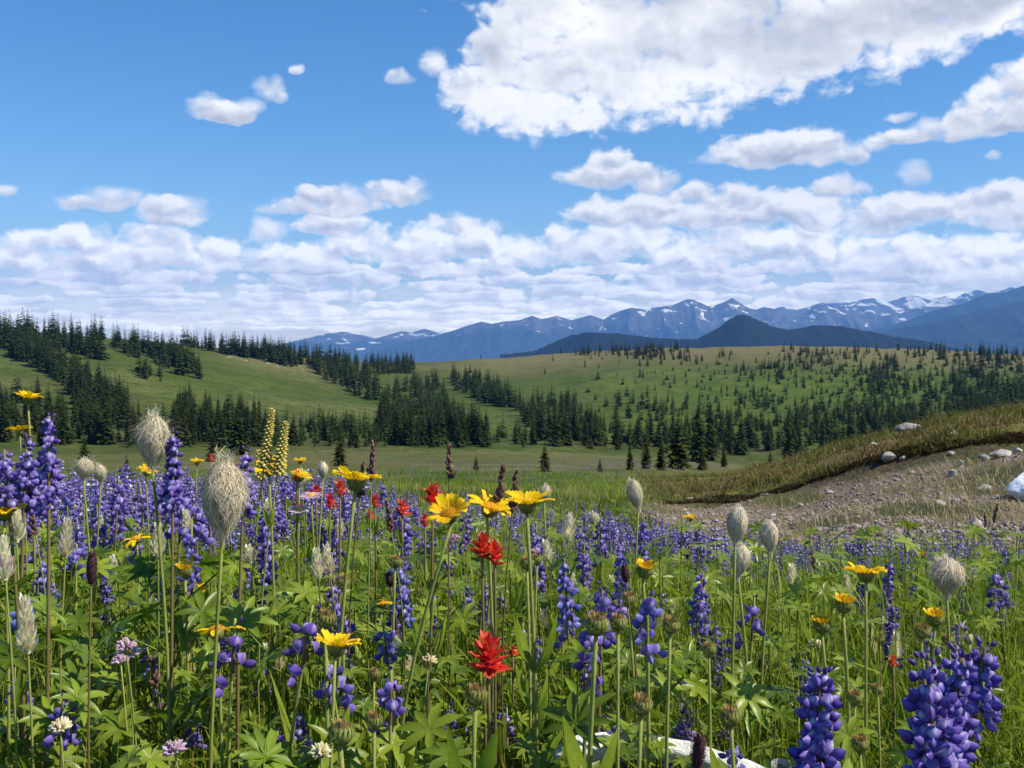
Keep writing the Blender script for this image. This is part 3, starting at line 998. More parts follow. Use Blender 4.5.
# outlines, in the photo, of the ground the feet of each stand cover; how many; height of the trees in metres; what to call them
STANDS = [
    ([(-30, 330), (0, 326), (60, 329), (100, 334), (108, 352), (104, 364), (70, 352), (30, 352), (6, 349)], 100, (8.5, 12), 'dark fir in the thick wood on top of the left hill'),
    ([(6, 350), (30, 350), (56, 364), (58, 378), (28, 366), (10, 358)], 52, (7.5, 10), 'dark fir on the edge of the wood below the left hilltop'),
    ([(40, 360), (62, 362), (100, 392), (112, 404), (82, 402), (58, 384)], 44, (7, 10), 'dark fir in the slanting strip down the left hillside'),
    ([(-40, 398), (14, 400), (62, 404), (100, 402), (132, 424), (138, 446), (-40, 447)], 88, (5.0, 8.5), 'dark fir in the dense stand at the foot of the left hill'),
    ([(96, 402), (112, 398), (128, 402), (132, 420), (110, 416)], 12, (6, 8.5), 'dark fir at the tip of the strip above the left stand'),
    ([(106, 342), (140, 346), (186, 356), (206, 380), (182, 377), (150, 362), (118, 352)], 52, (8, 11), 'dark fir in the band along the shoulder of the left hill'),
    ([(136, 372), (160, 376), (162, 382), (140, 380)], 9, (5.5, 7.5), 'dark fir in the small clump on the open left slope'),
    ([(160, 341), (215, 345), (278, 352), (280, 362), (245, 358), (190, 347)], 70, (7.5, 10.5), 'dark fir in the row on the skyline left of the mountains'),
    ([(174, 408), (190, 404), (200, 420), (236, 410), (266, 430), (266, 447), (172, 447)], 60, (5.5, 8.5), 'dark fir in the stand behind the shaggy seedheads'),
    ([(262, 352), (330, 357), (360, 362), (380, 392), (382, 402), (358, 398), (325, 380), (306, 368), (270, 366)], 110, (7.5, 11), 'dark fir in the wood running down the middle of the hill'),
    ([(368, 362), (412, 362), (415, 374), (372, 376)], 46, (7, 10), 'dark fir in the small wood just below the blue ridge'),
    ([(382, 400), (398, 384), (436, 378), (448, 398), (470, 424), (482, 447), (382, 447), (378, 420)], 130, (6, 9), 'dark fir in the large wedge of wood in mid slope'),
    ([(258, 432), (320, 424), (384, 434), (440, 440), (540, 434), (545, 448), (258, 448)], 88, (4.0, 7.0), 'dark fir in the long stand along the edge of the flat meadow'),
    ([(450, 378), (478, 380), (500, 392), (518, 402), (516, 410), (488, 406), (456, 392)], 56, (7, 10), 'dark fir in the slanting strip right of the wedge of wood'),
    ([(508, 398), (530, 404), (556, 400), (580, 404), (594, 428), (600, 446), (548, 447), (520, 420)], 84, (5.5, 8.5), 'dark fir in the wood above the trio of yellow daisies'),
    ([(596, 440), (640, 440), (720, 444), (770, 446), (780, 455), (700, 456), (600, 450)], 17, (4, 8), 'dark fir at the back of the flat meadow'),
    ([(126, 430), (176, 426), (178, 447), (128, 447)], 16, (4, 8), 'dark fir in the gap between the two stands at the foot of the hill'),
    ([(594, 440), (700, 444), (700, 453), (598, 449)], 14, (4, 8), 'dark fir in the thin line closing the far side of the meadow'),
    ([(690, 430), (760, 430), (800, 440), (800, 456), (720, 452)], 16, (4.5, 8), 'dark fir among the scattered trees behind the flat meadow'),
    ([(540, 352), (580, 349), (668, 348), (690, 350), (690, 362), (645, 360), (560, 354)], 66, (5, 8), 'small dark fir on the crest in front of the dark forest hill'),
    ([(790, 412), (880, 405), (925, 412), (930, 440), (860, 452), (800, 456)], 48, (4, 8.5), 'dark fir in the loose wood beyond the stony bank'),
    ([(925, 385), (990, 392), (1050, 395), (1050, 425), (930, 432)], 36, (4.5, 9), 'dark fir just beyond the top of the grassy bank'),
]


def place_trees():
    allt = []
    for poly, n, hr, label in STANDS:
        x0, x1 = min(p[0] for p in poly), max(p[0] for p in poly)
        y0, y1 = min(p[1] for p in poly), max(p[1] for p in poly)
        got = tries = 0
        n = int(n * 1.85)
        while got < n and tries < n * 60:
            tries += 1
            x, y = RNG.uniform(x0, x1), RNG.uniform(y0, y1)
            if not in_poly(x, y, poly):
                continue
            p = find_ground(x, y, 80)
            got += 1
            if p is None:
                continue
            allt.append((p, RNG.uniform(*hr) * (RNG.uniform(.4, .75) if RNG.random() < .30 else 1.0), label))
    # the thinly wooded slope on the other side: clumps and single trees
    for _ in range(1050):
        for _k in range(30):
            x, y = RNG.uniform(600, 1040), RNG.uniform(350, 446)
            d = sstep(.42, .62, fbm(x / 42, y / 17, 3, 61)) * (0.20 + 0.80 * sstep(620, 860, x + (y - 390) * .9)) + 0.04 + .10 * sstep(720, 860, x)
            d = max(d, sstep(905, 1000, x) * sstep(.35, .5, fbm(x / 30, y / 12, 2, 5)) * .9)
            d = max(d, (y < 358) * sstep(770, 900, x) * .8)
            if RNG.random() < d:
                break
        p = find_ground(x, y, 80)
        if p is not None:
            allt.append((p, RNG.uniform(3.0, 8.6) * (0.8 + .35 * sstep(800, 1000, x)), None))
    # low bushy growth on the same slope
    for _ in range(600):
        for _k in range(30):
            x, y = RNG.uniform(560, 1040), RNG.uniform(352, 450)
            if RNG.random() < sstep(.44, .6, fbm(x / 30 + 9, y / 12, 3, 71)) * sstep(640, 800, x) + .05:
                break
        p = find_ground(x, y, 80)
        if p is not None:
            allt.append((p, RNG.uniform(1.2, 3.0), 'bush'))
    # the same woods going on to either side
    for _ in range(420):
        x = RNG.choice([RNG.uniform(1040, 1380), RNG.uniform(-330, -30)])
        y = RNG.uniform(335, 440)
        if fbm(x / 40, y / 16, 3, 61) < .46:
            continue
        p = find_ground(x, y, 80)
        if p is not None:
            allt.append((p, RNG.uniform(4, 9), 'beside'))
    for x, y in [(437, 358), (461, 358), (472, 357), (481, 358), (497, 357), (505, 357), (514, 356), (553, 360), (585, 366), (545, 373), (598, 378), (623, 384), (640, 376), (470, 372), (432, 376), (390, 350)]:
        p = find_ground(x, y + 1, 80)
        if p is not None:
            allt.append((p, RNG.uniform(3.2, 5.5), 'small lone fir standing on the open heath of the rounded hill'))
    # single trees one can point at
    solo = [
        (85, 466, 34, 3, 'lighter green fir standing in front of the dark stand, left of the first seedhead'),
        (545, 472, 33, 1, 'small bushy fir on the flat meadow above the trio of yellow daisies'),
        (600, 472, 15, 3, 'tiny round fir alone on the flat meadow'),
        (630, 470, 30, 0, 'small fir at the left end of the group on the meadow edge'),
        (646, 469, 46, 2, 'slim fir left of the broad full fir on the meadow edge'),
        (678, 469, 60, 3, 'broad full fir, largest of the group on the meadow edge'),
        (661, 470, 40, 0, 'dark narrow fir squeezed against the broad full fir'),
        (697, 462, 74, 2, 'tall thin spire fir behind the broad full fir'),
        (710, 461, 62, 5, 'tall dark fir right of the thin spire fir'),
        (702, 470, 30, 1, 'low fir at the feet of the two tall spires'),
        (724, 467, 26, 0, 'short dark fir right of the two tall spires'),
        (741, 455, 46, 4, 'single upright fir on the slope right of the tall spires'),
        (788, 460, 58, 2, 'tall dark fir where the bank meets the wooded slope'),
        (799, 462, 38, 1, 'shorter fir beside the tall one where the bank begins'),
        (850, 444, 42, 0, 'pointed dark fir rising behind the stony bank'),
        (238, 455, 56, 1, 'big green fir right of the shaggy seedheads'),
        (340, 466, 38, 1, 'lighter green fir on the meadow edge above the pale pink daisies'),
        (213, 462, 34, 3, 'bushy light green fir just above the largest seedhead'),
        (127, 482, 30, 1, 'low fir between the violet lupine and the first seedhead'),
        (476, 470, 16, 3, 'tiny dark fir by the rust brown spikes'),
        (770, 470, 22, 3, 'low bushy fir on the meadow below the wooded slope'),
    ]
    named = []
    for x, y, hpx, kind, label in solo:
        p = find_ground(x, y, 62 if x > 740 else 25)
        if p is None:
            continue
        named.append((p, hpx * p[1] / F, kind, label))
    # nearest and largest become single trees, the rest one far wood
    rec = []
    for p, h, label in allt:
        px, py = proj(*p)
        rec.append((h / p[1] * F, p, h, label, px))
    rec.sort(key=lambda r: -r[0])
    room = 300 - len(named)
    keep = [r for r in rec if r[3] not in ('bush', 'beside')][:room]
    rest = [r for r in rec if r[3] not in ('bush', 'beside')][room:] + [r for r in rec if r[3] in ('bush', 'beside')]
    for p, h, kind, label in named:
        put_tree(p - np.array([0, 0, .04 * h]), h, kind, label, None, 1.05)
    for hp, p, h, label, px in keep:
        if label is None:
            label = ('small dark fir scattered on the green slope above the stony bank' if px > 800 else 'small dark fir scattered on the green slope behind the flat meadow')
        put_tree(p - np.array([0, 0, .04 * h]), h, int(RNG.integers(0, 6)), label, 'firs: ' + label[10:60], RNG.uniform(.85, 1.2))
    mb = MB()
    for hp, p, h, label, px in rest:
        w = h * (RNG.uniform(.85, 1.25) if label != 'bush' else RNG.uniform(1.6, 2.6))
        m = mat4(p - np.array([0, 0, .04 * h]), RNG.uniform(0, 6.28))
        m[:3, :2] *= w; m[:3, 2] *= h
        mb.merge(TREE_KIND[int(RNG.integers(0, 6))][2], m, RNG.uniform(-.12, .12))
    tag(link('forest', mb.mesh('forest', M['needle'])), 'far dark fir wood scattered over the hills', 'forest', kind='stuff')


place_trees()
# ---------------------------------------------------------------- plant pieces
def g1(X, Y):
    return float(gz(np.array([X]), np.array([Y]))[0])


def stand_at(x, y, hr, Ypref):
    """distance at which a plant of a height within hr shows its top at photo pixel (x, y), the nearest to Ypref"""
    best = None
    for Y in np.exp(np.linspace(math.log(.45), math.log(16), 130)):
        p = sight(x, y, Y)
        h = p[2] - g1(p[0], Y)
        if hr[0] <= h <= hr[1]:
            e = abs(math.log(Y / Ypref))
            if best is None or e < best[0]:
                best = (e, Y, h)
    if best is None:
        Y = Ypref
        p = sight(x, y, Y)
        return p, max(.08, p[2] - g1(p[0], Y))
    p = sight(x, y, best[1])
    return p, best[2]


def palmate(mb, size, n, seed, cup=0.25, at=(0, 0, 0), tilt=None, seg=5, tint=0.5):
    r = np.random.default_rng(seed)
    R = np.eye(3) if tilt is None else align(tilt)[:3, :3]
    for k in range(n):
        a = k * 2 * PI / n + r.uniform(-.12, .12)
        L = size * r.uniform(.8, 1.1)
        s = np.linspace(0, 1, seg + 1)
        d = np.array([math.cos(a), math.sin(a), 0]); sd = np.array([-d[1], d[0], 0])
        P = d * (L * s)[:, None] + np.array([0, 0, 1.]) * (L * (cup * s - .35 * s ** 2.4))[:, None]
        W = L * .26 * (np.sin(PI * np.clip(s, .02, 1) ** .85) ** .8 + .04)
        W[-1] = L * .01
        m2 = MB(); ribbon(m2, P, W, sd, .30, np.clip(tint + r.uniform(-.25, .25), 0, 1))
        v = np.concatenate(m2.v) @ R.T + np.asarray(at)
        mb.add(v, [f for f, _ in m2.f], np.concatenate(m2.t))


def floret(mb, M4, s=1.0, fine=True, tint=0.0, seed=0):
    """pea flower of a lupine, opening along local +X"""
    r = np.random.default_rng(seed)
    # wings: two thin rounded petals closed like a purse, hanging a little
    nu, nv = (6, 5) if fine else (4, 3)
    a = np.linspace(0, 1, nu); b = np.linspace(-1, 1, nv)
    A, B = np.meshgrid(a, b, indexing='ij')
    L = .0118 * r.uniform(.85, 1.1)
    hgt = .0048 * np.sin(PI * np.clip(A, .05, .97) ** .80) ** .7
    puff = .0030 * np.sin(PI * np.clip(A, .02, .98) ** .7) * np.sqrt(np.clip(1 - B * B, 0, 1)) + .0002
    drop = -.0030 * A + .0042 * A * A - .0006
    pale = np.clip(tint + r.uniform(-.05, .3) + .40 * A + .35 * B, 0, 1)
    for sg in (-1, 1):
        V = np.stack([.0012 + L * A, sg * puff, drop + B * hgt], 2).reshape(-1, 3)
        V = V * s @ M4[:3, :3].T + M4[:3, 3]
        mb.add(V, grid_faces(nu, nv), pale.ravel(), 0)
    # banner: upright round shield, its sides folded back
    nu, nv = (6, 7) if fine else (4, 5)
    a = np.linspace(0, 1, nu); b = np.linspace(-1, 1, nv)
    A, B = np.meshgrid(a, b, indexing='ij')
    w = .0072 * np.sin(PI * np.clip(A, .06, .985) ** .72) ** .6
    op = r.uniform(.1, .8)
    V = np.stack([.0022 + .0058 * A - .0085 * op * A * A - .0052 * np.abs(B) ** 1.7 * (.5 + A), B * w, .0006 + .0128 * A - .0022 * A ** 3], 2).reshape(-1, 3)
    eye = np.clip(1 - (np.abs(B) * 1.9) ** 2 - ((A - .42) * 2.6) ** 2, 0, 1)
    V = V * s @ M4[:3, :3].T + M4[:3, 3]
    mb.add(V, grid_faces(nu, nv), np.clip(eye * r.uniform(.4, 1.25) + .26 * A * r.random() + .15 * tint, 0, 1).ravel(), 1)
    # the little stalk and calyx
    tube(mb, np.array([[-.006, 0, -.0004], [-.001, 0, 0], [.003, 0, .0006]]) * s @ M4[:3, :3].T + M4[:3, 3], np.array([.0005, .0012, .0017]) * s, 4, .3, 3, cap=False)


def spike_spots(L, seed, wide=1.0, lush=1.0, gap=.0122, budt=.86, fsc=None):
    """where the florets of a lupine spike sit: (matrix, scale, is_bud)"""
    r = np.random.default_rng(seed)
    out = []
    n = max(4, int(L / gap))
    a0 = 0
    for i in range(n):
        t = i / (n - 1)
        per = (5 if t < .75 else 4) + (3 if fsc else 0)
        a0 += r.uniform(.3, .8)
        for k in range(per):
            if r.random() > lush * (1.0 if t > .12 else .7):
                continue
            a = a0 + k * 2 * PI / per + r.uniform(-.4, .4)
            z = L * t + r.uniform(-.45, .45) * gap
            bud = t > budt
            s = (1.0 if t < .5 else 1.0 - .80 * (t - .5)) * r.uniform(.72, 1.12)
            elev = -.22 + 1.15 * max(0, t - .35) + r.uniform(-.3, .35)
            ped = (.0085 if not fsc else .0080) * wide * r.uniform(.8, 1.2) * (1 - .62 * t)
            M4 = mat4((math.cos(a) * ped, math.sin(a) * ped, z), 0, 0)
            M4[:3, :3] = np.array((Matrix.Rotation(a, 3, 'Z') @ Matrix.Rotation(-elev, 3, 'Y') @ Matrix.Rotation(r.uniform(-.3, .3), 3, 'X')))
            out.append((M4, s * (fsc or wide), bud, t))
    return out


def bud(mb, M4, s, mat=2, tint=.5):
    u = np.linspace(.03, .97, 4); th = np.arange(5) * 2 * PI / 5
    rad = np.sin(PI * u ** .8)
    V = np.stack([np.repeat((.0085 * u)[:, None], 5, 1), .0026 * rad[:, None] * np.cos(th), .0028 * rad[:, None] * np.sin(th) + (.25 * .0085 * u * u)[:, None]], 2).reshape(-1, 3) * s
    mb.add(V @ M4[:3, :3].T + M4[:3, 3], grid_faces(4, 5, True), tint, mat)


LUP_MATS = [M['violet'], M['banner'], M['bud_violet'], M['stem_red']]
LUP_BLUE = [M['blue'], M['banner'], M['bud_violet'], M['stem']]


def bent(h, lean, seed, n=9, sway=.02):
    """stem line from the ground to height h whose top is off by lean (x, y)"""
    r = np.random.default_rng(seed)
    s = np.linspace(0, 1, n)
    w = np.array([r.uniform(-1, 1), r.uniform(-1, 1)]) * sway
    return np.stack([lean[0] * s ** 1.7 + w[0] * np.sin(PI * s), lean[1] * s ** 1.7 + w[1] * np.sin(PI * s), h * s], 1)


def lupine_mesh_parts(h, L, seed, blue=False, wide=1.0, lush=.95, fine=False):
    """(stem, spike, leaves) meshes of a lupine of height h with a spike of length L"""
    P = bent(h, RNG.uniform(-.05, .05, 2) * h, seed, 12, .03 * h)
    sm = MB(); tube(sm, P, np.linspace(.0024, .0012, 12), 6, np.linspace(.2, .9, 12))
    T = unit(P[-1] - P[-4])
    A = align(T); base = P[-1] - T * L
    A[:3, 3] = base
    mb = MB()
    tube(mb, [[0, 0, 0], [0, 0, L * .5], [0, 0, L]], [.0017, .0014, .0007], 5, .5, 3)
    for M4, s, isb, t in spike_spots(L, seed, wide, lush):
        if isb:
            bud(mb, M4, s * 1.1, 2, .2 + .6 * (1 - t))
        else:
            floret(mb, M4, s, fine, RNG.uniform(-.1, .25), int(RNG.integers(1 << 30)))
    sp = MB(); sp.merge(mb, A)
    lv = []
    r = np.random.default_rng(seed + 9)
    for k in range(5):
        f = r.uniform(.18, .62) if k else .66
        q = P[int(f * 11)]
        a = r.uniform(0, 6.28)
        pl = h * r.uniform(.12, .22)
        d = np.array([math.cos(a), math.sin(a), .75])
        m2 = MB()
        C = q + np.linspace(0, 1, 5)[:, None] * d * pl
        tube(m2, C, .0011, 4, .5)
        palmate(m2, r.uniform(.032, .048), int(r.integers(7, 10)), seed + k, .35, C[-1], unit(d + [0, 0, .6]), 5, r.uniform(.2, .8))
        lv.append(m2.mesh('lupine_leaf', M['leaf_lupine']))
    return sm.mesh('lupine_stem', M['stem_red'] if r.random() < .6 else M['stem']), sp.mesh('lupine_flower_spike', LUP_BLUE if blue else LUP_MATS), lv


ALL = {}          # kind -> list of [object, top point, look, hand label]


def record(kind, o, top, look, label=None, group=None):
    ALL.setdefault(kind, []).append([o, proj(*top), look, label, group])


LUP_PROTO = []
for k in range(12):
    h = [.50, .55, .46, .60, .42, .52, .48, .56, .40, .40, .36, .38][k]
    blue = k in (2, 5, 10)
    meshes = lupine_mesh_parts(h, [.13, .15, .10, .16, .09, .12, .11, .15, .07, .045, .035, .05][k], 40 + k, blue, [1.0, 1.05, .9, 1.1, .9, 1, .95, 1.1, .9, .9, .85, .95][k], [.9, .82, .75, .85, .7, .68, .8, .55, .7, .8, .75, .6][k])
    LUP_PROTO.append((h, meshes, ('blue lupine' if k != 10 else 'low stubby blue lupine') if blue else ['violet lupine with full spike', 'tall violet lupine', 'blue', 'violet lupine with long spike', 'short violet lupine', 'blue', 'violet lupine with pale banners',
                                                                               'loose gappy violet lupine', 'small violet lupine', 'low stubby violet lupine', '', 'low loose violet lupine'][k], []))


def put_lupine(p, h, k=None, label=None, group=None):
    """p: top point; h: plant height"""
    if k is None:
        k = int(RNG.integers(0, 9))
    ph, (st, sp, lv), look, made = LUP_PROTO[k]
    loc = (p[0], p[1], p[2] - h)
    rz = RNG.uniform(0, 6.28)
    if not made:
        o = empty('lupine', loc, rz)
        child('stem', st, o); child('flower_spike', sp, o)
        for m in lv:
            child('leaf', m, o)
        made.append(o)
    else:
        o = copy_tree(made[0])
        o.location = loc
        o.rotation_euler = (RNG.normal(0, .05), RNG.normal(0, .05), rz)
    s = h / ph
    wide = max(s, .72)
    o.scale = (wide, wide, s)
    tag(o, None, 'lupine', group)
    record('lupine', o, p, look, label)
    return o


def hero_lupine(x, y, Y, L, lean, label, seed, wide=1.0, lush=1.0, blue=False, fs=.88):
    p = sight(x, y, Y)
    g = g1(p[0], Y)
    h = p[2] - g
    o = empty('lupine', (p[0] - lean[0], Y - lean[1], g))
    P = bent(h, lean, seed, 14, .015)
    sm = MB(); tube(sm, P, np.linspace(.0036, .0016, 14), 8, np.linspace(.2, .9, 14))
    child('stem', sm.mesh('lupine_stem', M['stem_red']), o)
    T = unit(P[-1] - P[-4]); A = align(T); A[:3, 3] = P[-1] - T * L
    mats = LUP_BLUE if blue else LUP_MATS
    mb = MB(); tube(mb, [[0, 0, 0], [0, 0, L * .5], [0, 0, L]], [.0020, .0016, .0007], 6, .5, 3)
    spots = spike_spots(L, seed, wide, lush, .0086, .95, fs)
    for M4, s, isb, t in spots:
        if isb:
            bud(mb, M4, s * 1.25, 2, .3 + .6 * (1 - t))
    mm = MB(); mm.merge(mb, A)
    sp = child('flower_spike', mm.mesh('lupine_flower_spike', mats), o)
    n = 0
    for M4, s, isb, t in spots:
        if not isb and n < 100:
            f = MB(); floret(f, A @ M4, s, True, RNG.uniform(-.15, .3), int(RNG.integers(1 << 30)))
            child('flower', f.mesh('lupine_flower', mats), sp)
            n += 1
    r = np.random.default_rng(seed)
    for k in range(6):
        f = r.uniform(.3, .8)
        q = P[int(f * 13)]; a = r.uniform(0, 6.28); d = np.array([math.cos(a), math.sin(a), .6]); pl = r.uniform(.03, .07)
        m2 = MB(); C = q + np.linspace(0, 1, 5)[:, None] * d * pl
        tube(m2, C, .0012, 5, .5); palmate(m2, r.uniform(.035, .05), 8, seed + k, .3, C[-1], unit(d + [0, 0, .7]), 7, r.uniform(.2, .8))
        child('leaf', m2.mesh('lupine_leaf', M['leaf_lupine']), o)
    tag(o, None, 'lupine')
    record('lupine', o, p, 'lupine', label)


# ---------------------------------------------------------------- arnica (yellow daisies), open, fading and in bud
def petal_mesh(L, W, elev, seed, curl):
    r = np.random.default_rng(seed)
    nu, nv = 8, 5
    a = np.linspace(0, 1, nu); b = np.linspace(-1, 1, nv)
    A, B = np.meshgrid(a, b, indexing='ij')
    w = W / 2 * (np.clip(A * 4, .35, 1) * (1 - .35 * sstep(.75, 1, A)))
    notch = np.where(A > .9, -.10 * L * np.abs(np.sin(B * PI * 1.5)) * 1.0, 0)
    x = A * L + notch
    z = x * math.sin(elev) - curl * L * A ** 2 + .08 * W * np.cos(B * PI * 2.5) + .10 * W * B ** 2
    x = x * math.cos(elev)
    tw = r.uniform(-.25, .25)
    V = np.stack([x, B * w, z + tw * B * w * A], 2).reshape(-1, 3)
    mb = MB(); mb.add(V, grid_faces(nu, nv), np.clip(.2 + .7 * A + r.uniform(-.15, .15), 0, 1).ravel())
    return mb


def arnica_head(o, pos, axis, s, state, seed, petals=13):
    """flower head on top of the stem; the calyx cup is the head's own mesh, petals and disc are its children"""
    r = np.random.default_rng(seed)
    A = align(axis, r.uniform(0, 6)); A[:3, :3] *= s; A[:3, 3] = pos
    cup = MB()
    if state in ('open', 'faded'):
        prof = [(.0012, 0), (.0062, .002), (.0092, .007), (.0098, .0118), (.0086, .0122)]
    else:
        prof = [(.0012, 0), (.0058, .0022), (.0082, .0075), (.0078, .0135), (.0058, .0142)]
    lathe(cup, prof, 16, np.linspace(.1, .7, len(prof)))
    nb = 16
    for k in range(nb):
        a = k * 2 * PI / nb
        d = np.array([math.cos(a), math.sin(a), 0])
        sq = np.linspace(0, 1, 5)
        rr = np.interp(sq, [0, .3, .7, 1], [.0035, .0082, .0101, .0098 if state in ('open', 'faded') else .0076])
        P = d * rr[:, None] + np.array([0, 0, 1.]) * (.001 + .0145 * sq)[:, None]
        ribbon(cup, P, .0036 * np.array([.9, 1, .9, .6, .1]), [-d[1], d[0], 0], .1, np.clip(r.uniform(.1, .9) + .2 * sq, 0, 1))
    for k in range(110):      # downy hairs on cup
        a, u = r.uniform(0, 6.28), r.uniform(0, .85)
        rr = np.interp(u, [0, .3, .8], [.004, .0086, .0100]); d = np.array([math.cos(a), math.sin(a), r.uniform(-.5, .3)])
        b = np.array([d[0] * rr, d[1] * rr, .0135 * u]); e = b + d * .0028
        cup.add([b, b + [0, 0, .00035], e], np.array([[0, 1, 2]]), 1.0)
    mm = MB(); mm.merge(cup, A)
    hd = child('flower_head', mm.mesh('arnica_calyx', M['calyx']), o)
    # disc or withered tuft
    dm = MB()
    if state in ('open', 'faded'):
        lathe(dm, [(.0094, .0108), (.0085, .0132), (.006, .0152), (.003, .0162), (.0003, .0166)], 16, .3)
        for k in range(90):
            rr = .0092 * math.sqrt((k + .5) / 90); a = k * 2.39996
            z = .0125 + .0042 * (1 - (rr / .0095) ** 2)
            c = np.array([rr * math.cos(a), rr * math.sin(a), z])
            q = .0008
            dm.add([c + [q, 0, 0], c + [-q * .5, q * .87, 0], c + [-q * .5, -q * .87, 0], c + [0, 0, .0026]], np.array([[0, 1, 3], [1, 2, 3], [2, 0, 3]]), r.uniform(.1, 1))
    else:
        for k in range(120):
            a, rr = r.uniform(0, 6.28), .0072 * math.sqrt(r.random())
            d = np.array([math.cos(a) * rr, math.sin(a) * rr, .0105])
            e = d * np.array([1.2, 1.2, 1]) + [0, 0, r.uniform(.004, .0088)]
            q = np.array([-math.sin(a), math.cos(a), 0]) * .0007
            dm.add([d - q, d + q, e + q * .7, e - q * .7], np.array([[0, 1, 2, 3]]), r.uniform(0, 1))
    m2 = MB(); m2.merge(dm, A)
    child('disc' if state in ('open', 'faded') else 'tuft', m2.mesh('arnica_disc', M['disc'] if state in ('open', 'faded', 'opening') else M['tuft']), hd)
    if state in ('open', 'faded', 'opening'):
        for k in range(petals):
            if state == 'faded' and r.random() < .55:
                continue
            a = k * 2 * PI / petals + r.uniform(-.1, .1)
            if state == 'opening':
                pm = petal_mesh(.009 * r.uniform(.8, 1.2), .0042, 1.05 + r.uniform(-.2, .2), seed + k, .1)
                base = .0072
            else:
                pm = petal_mesh(.0235 * r.uniform(.85, 1.12), .0100 * r.uniform(.85, 1.15), (.66 if state == 'open' else .2) + r.uniform(-.22, .22), seed + k, r.uniform(.12, .42))
                base = .0084
            q = A @ mat4((base * math.cos(a), base * math.sin(a), .0122), a)
            pp = MB(); pp.merge(pm, q)
            child('petal', pp.mesh('arnica_petal', M['yellow']), hd)


def clasp_leaf(mb, q, a, L, W, up, seed, tint):
    s = np.linspace(0, 1, 9)
    d = np.array([math.cos(a), math.sin(a), 0])
    out = np.interp(s, [0, .2, .6, 1], [0, .10, .22, .30 + .35 * (1 - up)])
    P = q + d * (out * L)[:, None] + np.array([0, 0, 1.]) * (L * s * up)[:, None]
    ribbon(mb, P, W * (np.sin(PI * np.clip(s, .06, 1) ** .7) ** .85 + .03), [-d[1], d[0], 0], .32, np.clip(tint + .15 * s, 0, 1))


def put_arnica(x, y, Y, state='open', s=1.0, face=(0, 0, 1), label=None, look='yellow daisy', lean=None, pair=.5, plen=.09, hr=None, petals=13):
    if hr is not None:
        p, h = stand_at(x, y, hr, Y)
    else:
        p = sight(x, y, Y); h = p[2] - g1(p[0], p[1])
    seed = int(RNG.integers(1 << 30)); r = np.random.default_rng(seed)
    lean = (r.uniform(-.05, .05), r.uniform(-.03, .05)) if lean is None else lean
    o = empty('arnica', (p[0] - lean[0], p[1] - lean[1], p[2] - h))
    hh = h - .008 * s
    P = bent(hh, lean, seed, 12, .042)
    sm = MB()
    R = np.linspace(.0025, .0018, 12) * s
    tube(sm, P, R, 8, np.linspace(.25, .8, 12))
    for k in range(170):     # soft hairs that catch the light
        u = r.uniform(.25, .99) * 11; i = int(u); c = P[i] + (P[min(i + 1, 11)] - P[i]) * (u - i)
        a = r.uniform(0, 6.28); d = np.array([math.cos(a), math.sin(a), .2])
        sm.add([c + d * .0018, c + d * .0018 + [0, 0, .0005], c + d * .0052], np.array([[0, 1, 2]]), 1.0)
    child('stem', sm.mesh('arnica_stem', M['stem']), o)
    axis = unit(np.array(face, float) + np.array([0, 0, .0]))
    arnica_head(o, P[-1], axis, s, state, seed, petals)
    a = r.uniform(-.6, .6)
    if pair:
        for f, l in ((pair, plen), (max(.12, pair - .33), plen * 1.35)):
            q = P[int(f * 11)]
            for sg in (0, PI):
                lf = MB(); clasp_leaf(lf, q, a + sg + r.uniform(-.2, .2), l * r.uniform(.85, 1.1), .028 * s * (l / .09) ** .5, r.uniform(.82, .97), seed, r.uniform(.2, .8))
                child('leaf', lf.mesh('arnica_leaf', M['leaf_pale']), o)
            a += PI / 2
    tag(o, None, 'arnica')
    record('arnica' if state in ('open', 'opening', 'faded') else 'arnica bud', o, p, look, label)
    return o


